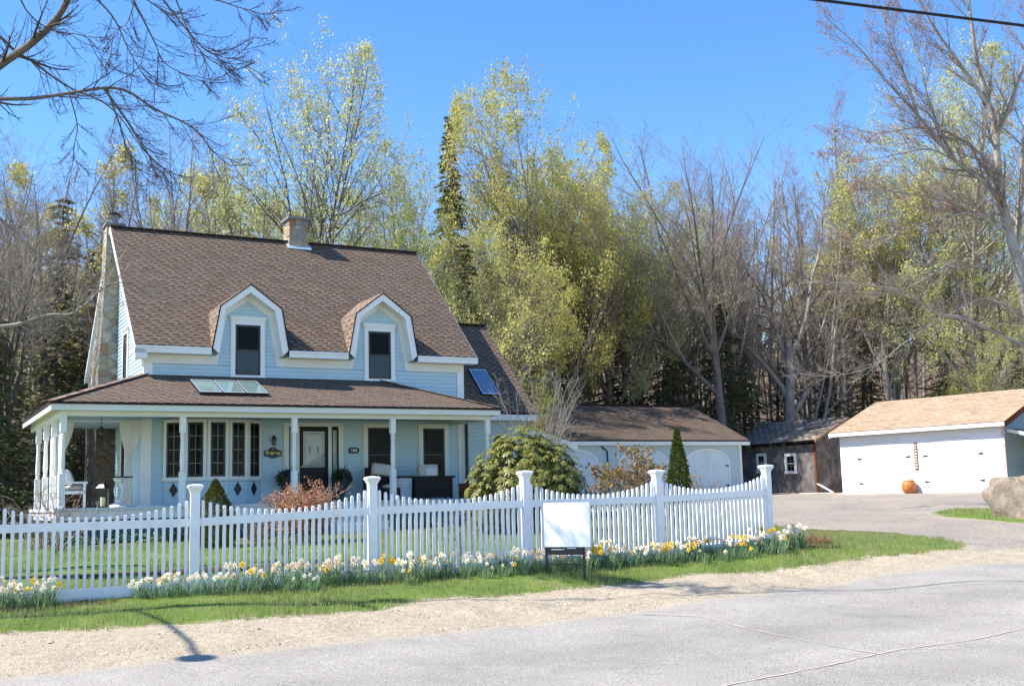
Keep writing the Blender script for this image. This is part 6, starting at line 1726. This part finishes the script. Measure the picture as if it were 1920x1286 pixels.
LS = {'leaf': 9, 2: dict(n=10, wob=.035, up=-.08, up2=.19, kids=6, t0=.15, end=.25, ang=R(35), ratio=.5), 3: dict(n=8, wob=.035, up=-.09, up2=.27, kids=3, t0=.15, ang=R(38), ratio=.62, end=.35), 4: dict(n=5, wob=.05, up=-.03, up2=.22, kids=0, t0=0, ang=R(42), ratio=.5, end=.6)}
LL = [([(-10.4,18.2,.2),(-10.3,18.2,3.5),(-10.0,18,6.5),(-9.4,17.6,9.5),(-8.9,17.3,12.5)], .24, .14, 0, 1, .1),
 ([(-10.2,18,6.6),(-8.9,17.4,7.7),(-8.06,17.0,8.34),(-7.26,16.67,8.7),(-6.72,16.33,8.97),(-6.32,16.0,9.31),(-5.4,15.8,10.2)], .085, .04, 12, 1.5, .2),
 ([(-10.2,18,6.8),(-8.9,17.2,7.8),(-8.04,17.0,7.92),(-7.38,17.0,7.93),(-6.8,17.0,8.0),(-6.22,17.0,8.07),(-5.88,17.0,8.0),(-5.46,17.0,7.71),(-5.04,17.0,7.5),(-4.79,17.0,7.32),(-4.54,17.0,7.0),(-4.28,17.0,6.76)], .045, .005, 22, 1.15, .3),
 ([(-9.4,17.6,9.5),(-8.08,17.0,9.04),(-7.68,17.06,8.72),(-7.45,17.12,8.59),(-7.13,17.19,8.34),(-6.81,17.25,8.14),(-6.41,17.31,7.97),(-6.13,17.38,7.72),(-5.85,17.44,7.3),(-5.65,17.5,7.05)], .03, .005, 16, .9, .3),
 ([(-8.6,16.6,10.4),(-7.31,16.0,9.26),(-7.14,16.17,8.99),(-7.0,16.33,8.85),(-6.79,16.5,8.79),(-6.44,16.67,8.77),(-6.25,16.83,8.53),(-6.16,17.0,8.37)], .02, .004, 12, .8, .3),
 ([(-7.4,16,10.4),(-6.28,16.0,9.31),(-5.84,16.12,8.85),(-5.64,16.25,8.4),(-5.5,16.38,8.11),(-5.31,16.5,7.82)], .022, .004, 14, .8, .4),
 ([(-6.2,15.8,10.4),(-5.61,16.0,9.29),(-5.44,16.1,8.92),(-5.22,16.2,8.45),(-5.09,16.3,8.16),(-4.63,16.4,7.93),(-4.42,16.5,7.91)], .022, .004, 14, .8, .4),
 ([(-5.4,15.4,10.2),(-5.01,15.5,9.04),(-4.73,15.6,8.59),(-4.36,15.7,8.14),(-4.16,15.8,8.06),(-3.95,15.9,8.07),(-3.68,16.0,8.41)], .02, .004, 14, .75, .4),
 ([(-5.4,15.4,9.9),(-4.4,15.5,8.94),(-4.04,15.62,8.79),(-3.68,15.75,8.71),(-3.48,15.88,8.7),(-3.32,16.0,8.83)], .018, .004, 12, .6, .4),
 ([(-5.4,15.3,10.0),(-4.78,15.5,8.95),(-4.58,15.62,8.44),(-4.38,15.75,8.08),(-4.02,15.88,7.88),(-3.74,16.0,7.96)], .018, .004, 14, .7, .4),
 ([(-6.26,17.0,8.07),(-5.91,17.12,7.54),(-5.7,17.25,7.15),(-5.48,17.38,6.92),(-5.26,17.5,6.78)], .022, .004, 14, .7, .2),
 ([(-5.9,15.9,10.3),(-5.49,16.0,9.29),(-5.62,16.17,8.78),(-5.87,16.33,8.69),(-6.0,16.5,8.26)], .014, .004, 10, .6, .4),
 ([(-6.8,16,10.6),(-6.0,16.0,9.6),(-5.2,16.1,9.0),(-4.7,16.2,8.75)], .02, .004, 16, .8, .3),
 ([(-6.22,17.0,8.07),(-6.0,17.1,7.4),(-5.9,17.2,7.0),(-5.6,17.3,6.6)], .018, .004, 12, .7, .2),
 ([(-6.8,17.0,8.0),(-6.7,17.1,7.5),(-6.75,17.1,7.1),(-6.65,17.1,6.8)], .014, .004, 8, .5, .2)]
for P_, a, b, k, L_, t0 in LL: limb(LM, P_, a, b, k, LS, L_, 45, t0, lead=(.1, 0, -.12))
t = empty('bare_maple', (-10.4, 18.2, gz(-10.4, 18.2)), 0, 'bare maple whose arching limbs and drooping twigs hang into the upper left', 'tree')
off = Vector((10.4, -18.2, -gz(-10.4, 18.2)))
link('trunk', tubes(LM.br[1], 'trunk'), 'bark_dark', t, off); link('branches', tubes(LM.br[2] + LM.br[3] + LM.br[4], 'branches'), 'twig_dark', t, off)
L2 = Tree(402)
LS2 = {'leaf': 9, 2: dict(n=6, wob=.12, up=.02, up2=.06, kids=7, t0=.15, end=.25, ang=R(40), ratio=.5), 3: dict(n=4, wob=.16, up=.02, up2=.08, kids=4, t0=.15, ang=R(42), ratio=.5, end=.35), 4: dict(n=3, wob=.15, up=.02, kids=0, t0=0, ang=R(45), ratio=.45, end=.6)}
for P_, a, b, k, L_, t0 in [([(-11.6,19.6,.3),(-11.5,19.6,2.6),(-11.2,19.5,5),(-10.8,19.4,8)], .2, .1, 0, 1, .1),
 ([(-11.5,19.6,3.2),(-10.2,19.3,4.2),(-8.84,19.0,4.62),(-8.44,19.12,4.72),(-7.95,19.25,4.89),(-7.63,19.38,4.92),(-7.39,19.5,5.13),(-7.18,19.62,5.39),(-6.87,19.75,5.53),(-6.52,19.88,5.44),(-5.98,20.0,5.26)], .05, .004, 26, 1.1, .3),
 ([(-11.0,19.5,7.4),(-9.8,19.2,7.2),(-8.91,19.0,6.69),(-8.5,19.2,6.31),(-8.28,19.4,6.06),(-8.05,19.6,5.88),(-7.82,19.8,5.69),(-7.61,20.0,5.44)], .04, .006, 16, 1.0, .3),
 ([(-11.3,19.5,5),(-10,19.2,5.6),(-8.87,19.0,5.53),(-8.47,19.2,5.38),(-8.26,19.4,5.26),(-7.93,19.6,5.01)], .035, .006, 14, .9, .3)]: limb(L2, P_, a, b, k, LS2, L_, 45, t0)
t = empty('bare_tree', (-11.6, 19.6, gz(-11.6, 19.6)), 0, 'bare tree sending crooked low limbs across the left of the roof', 'tree')
off = Vector((11.6, -19.6, -gz(-11.6, 19.6)))
link('trunk', tubes(L2.br[1], 'trunk'), 'bark_grey', t, off); link('branches', tubes(L2.br[2] + L2.br[3] + L2.br[4], 'branches'), 'bark_grey', t, off)

# ---------------------------------------------------------------- shrubs
pm('twig_lilac', (.27, .24, .20), .9, .15, .3, 3)
def shrub_tubes(seed, n, h, lean, r0, spec_, base=.15):
    T = Tree(seed)
    for k in range(n):
        a = T.r.uniform(0, 6.28); q = T.r.uniform(0, base)
        T.branch(np.array([q * math.cos(a), q * math.sin(a), -.05]), np.array([math.cos(a) * lean * T.r.uniform(.2, 1), math.sin(a) * lean * T.r.uniform(.2, 1), 1.0]), h * T.r.uniform(.65, 1.05), r0 * T.r.uniform(.7, 1.1), 1, spec_)
    return T
def sspec(n1=8, n2=5, n3=0, up=.04, wob=.08, a=32):
    s = {'leaf': 2, 1: dict(n=6, wob=wob, up=up, kids=n1, t0=.25, end=.3), 2: dict(n=4, wob=wob * 1.3, up=up, kids=n2, t0=.2, ang=R(a), ratio=.45, end=.4), 3: dict(n=3, wob=wob * 1.5, up=up, kids=n3, t0=.2, ang=R(a), ratio=.5, end=.5)}
    if n3: s[4] = dict(n=2, wob=wob * 1.5, up=up, kids=0, t0=0, ang=R(a), ratio=.5, end=.6)
    return s
def shrub(name, x, y, T, mat, label, cat='shrub', leaf=None, zo=0):
    t = empty(name, (x, y, gz(x, y) + zo), 0, label, cat)
    link('stems', tubes(sum(T.br, []), 'stems', sides=lambda r: 5 if r > .012 else 3), mat, t)
    if leaf:
        me = leaves(T.tips, leaf[1], leaf[2], leaf[3], T.r, leaf[4] if len(leaf) > 4 else .5, leaf[5] if len(leaf) > 5 else 0); me.name = 'foliage'
        link('foliage', me, leaf[0], t)
    return t
shrub('lilac_shrub', .75, 33.4, shrub_tubes(501, 15, 4.5, .36, .024, sspec(8, 5, 2, .03, .09)), 'twig_lilac', 'tall bare pale-stemmed shrub above the rhododendron beside the wing roof')
shrub('bare_shrub', -9.75, 24.6, shrub_tubes(502, 9, 1.75, .6, .022, sspec(7, 5, 2, .0, .16, 42), .1), 'twig_reddish', 'leafless reddish shrub before the left corner porch post')
shrub('bare_shrub', -10.6, 25.6, shrub_tubes(512, 10, 1.5, .6, .018, sspec(7, 5, 2, .0, .16, 42), .2), 'twig_reddish', 'low tangle of reddish twigs at the far left of the porch')
shrub('leafy_shrub', 2.75, 28.3, shrub_tubes(503, 9, 2.25, .62, .022, sspec(8, 5, 2, -.01, .13, 42), .15), 'twig_reddish', 'open shrub with drooping brown leaves before the middle garage', leaf=('brown_leaf', 1, .05, .055, .45, .06))
shrub('leafy_shrub', 4.75, 27.8, shrub_tubes(513, 5, 1.3, .6, .015, sspec(6, 4, 0, 0, .15, 42), .15), 'twig_brown', 'small sparse brown shrub right of the columnar evergreen', leaf=('brown_leaf', 1, .04, .035, .45, .05))
shrub('barberry_shrub', -4.65, 25.5, shrub_tubes(504, 60, 1.32, .62, .007, sspec(7, 3, 0, -.005, .12, 35), .25), 'twig_reddish', 'rounded rust-red barberry shrub before the front door', leaf=('barberry_leaf', 2, .03, .02, .7))
shrub('pruned_shrub', -5.7, 25.4, shrub_tubes(505, 14, .62, .7, .014, sspec(5, 3, 0, .0, .14, 40), .18), 'twig_pale', 'pruned pale hydrangea stems left of the red shrub', leaf=('dry_stalk', 1, .02, .022, .8))
for x, y, h, n, lab in ((-3.9, 19.0, .95, 5, 'thorny rose canes behind the fence before the third post'), (-.9, 19.6, 1.35, 6, 'leafing rose canes behind the fence panel left of the fourth post'), (2.3, 21.2, 1.25, 8, 'rose canes climbing the fence beside the fifth post'), (3.6, 22.1, 1.1, 6, 'thin rose canes against the last fence panel'), (1.5, 20.4, .95, 5, 'low rose canes behind the blank sign')):
    T = shrub_tubes(int(600 + x * 10 + 50), n, h, .5, .008, sspec(5, 3, 0, .0, .14, 40), .15)
    shrub('rose_bush', x, y, T, 'twig_reddish', lab, 'rose bush', leaf=('grass_blade', 1, .02, .014, .6))
# rhododendron
def rhodo():
    r = np.random.default_rng(520); x, y = .22, 27.3; z = gz(x, y)
    t = empty('rhododendron_bush', (x, y, z), 0, 'big rounded rhododendron with drooping yellow-green leaves at the right porch end', 'shrub')
    blobs = [(0, 0, 1.25, 1.25, 1.1, 1.3), (-.6, -.3, .9, .85, .8, .95), (.66, -.2, 1.1, .85, .85, 1.0), (-.05, -.2, 1.75, .85, .7, .7), (-.85, 0, .6, .6, .6, .6), (.85, .1, .6, .6, .7, .6)]
    C_, N_ = [], []
    for cx, cy, cz, rx, ry, rz in blobs:
        n = int(430 * rx * rz); d = r.normal(size=(n, 3)); d /= np.linalg.norm(d, axis=1)[:, None]
        q = r.uniform(.72, 1.04, n)[:, None]; C_.append(d * q * np.array([rx, ry, rz]) + np.array([cx, cy, cz])); N_.append(d)
    P = np.concatenate(C_); D = np.concatenate(N_); k = P[:, 2] > .05; P, D = P[k], D[k]
    V = []
    for p, d in zip(P, D):
        up = unit(d + np.array([0, 0, .6])); a = unit(np.cross(up, r.normal(size=3))); b = np.cross(up, a); m = r.integers(6, 10); L = r.uniform(.10, .17)
        for i in range(m):
            g = 2 * np.pi * i / m + r.uniform(-.2, .2); o = a * math.cos(g) + b * math.sin(g); s_ = np.cross(up, o) * L * .17; o2 = unit(o - up * .25 - np.array([0, 0, r.uniform(.2, .7)]))
            mid = p + unit(o + up * .2) * L * .45; V += [p, mid + s_, p + unit(o + up * .2) * L * .4 + o2 * L * .62, mid - s_]
    V = np.array(V)
    link('foliage', raw_mesh('foliage', V, np.arange(len(V)).reshape(-1, 4), 4), 'rhododendron_leaf', t)
    T = shrub_tubes(521, 14, 1.9, .9, .03, sspec(7, 4, 0, .02, .12), .3); link('stems', tubes(sum(T.br, []), 'stems'), 'bark_dark', t)
rhodo()
def cone_bush(name, x, y, H, rad, n, mat, label, seed, leafL=.07, top=1.0):
    r = np.random.default_rng(seed); t = empty(name, (x, y, gz(x, y)), 0, label, 'shrub')
    f = r.uniform(0, 1, n) ** 1.25; a = r.uniform(0, 2 * np.pi, n)
    env = rad * np.minimum(1, (1 - f) * 1.7) ** .85 * (1 - .25 * (f < .06)); lob = 1 + .14 * np.sin(a * 5 + f * 22) + .07 * np.sin(a * 11 - f * 40)
    q = env * lob * r.uniform(.70, 1.05, n); P = np.c_[q * np.cos(a), q * np.sin(a), f * H + .04]
    D = np.c_[np.cos(a) * .55, np.sin(a) * .55, np.ones(n) * .9] + r.normal(0, .3, (n, 3)); D /= np.linalg.norm(D, axis=1)[:, None]
    S = np.cross(D, r.normal(size=(n, 3))); S /= np.linalg.norm(S, axis=1)[:, None]; l = leafL * r.uniform(.6, 1.3, n)[:, None]
    V = np.stack([P, P + D * l * .5 + S * l * .26, P + D * l, P + D * l * .5 - S * l * .26], 1)
    link('foliage', raw_mesh('foliage', V.reshape(-1, 3), np.arange(n * 4).reshape(-1, 4), 4), mat, t)
    link('trunk', tubes([(np.array([[0, 0, -.1], [0, 0, H * .4], [0, 0, H * .9]]), np.array([.04, .03, .01]))], 'trunk'), 'bark_dark', t)
cone_bush('columnar_evergreen', 4.28, 30, 2.52, .30, 9000, 'arborvitae_leaf', 'narrow upright golden-green evergreen before the middle garage', 531)
cone_bush('dwarf_spruce', -6.45, 24.6, 1.42, .42, 9000, 'dwarf_spruce_leaf', 'small olive conical spruce in front of the bay window', 532, .05)
cone_bush('evergreen_shrub', -.42, 31.2, 2.35, .42, 5000, 'dark_leaf', 'dark narrow shrub against the right corner of the porch', 534, .11)
# foundation planting along the porch
def bed():
    r = np.random.default_rng(540); a = YAW
    def W_(u, v): return HL[0] + u * math.cos(a) - v * math.sin(a), HL[1] + u * math.sin(a) + v * math.cos(a)
    P = []
    for k in range(900):
        u = r.uniform(-2.6, 9); v = -2.5 - abs(r.normal(0, .16)); x, y = W_(u, v); P.append((x, y))
    P = np.array(P); z = HT(P[:, 0], P[:, 1])
    tips = [(np.array([p[0], p[1], zz + r.uniform(.02, .22)]), 0) for p, zz in zip(P, z)]
    me = leaves(tips, 6, .05, .045, r); me.name = 'bed_foliage'; tag(link('bed_foliage', me, 'daffodil_leaf'), 'low green foliage in the bed along the porch foundation', 'bed plants', kind='stuff')
    tp = [t for t in tips if r.random() < .30]
    me = leaves(tp, 2, .04, .03, r, .9); me.name = 'bed_flowers'; tag(link('bed_flowers', me, 'flower_red'), 'small red and pink flowers in the bed along the porch', 'bed flowers', kind='stuff')
bed()
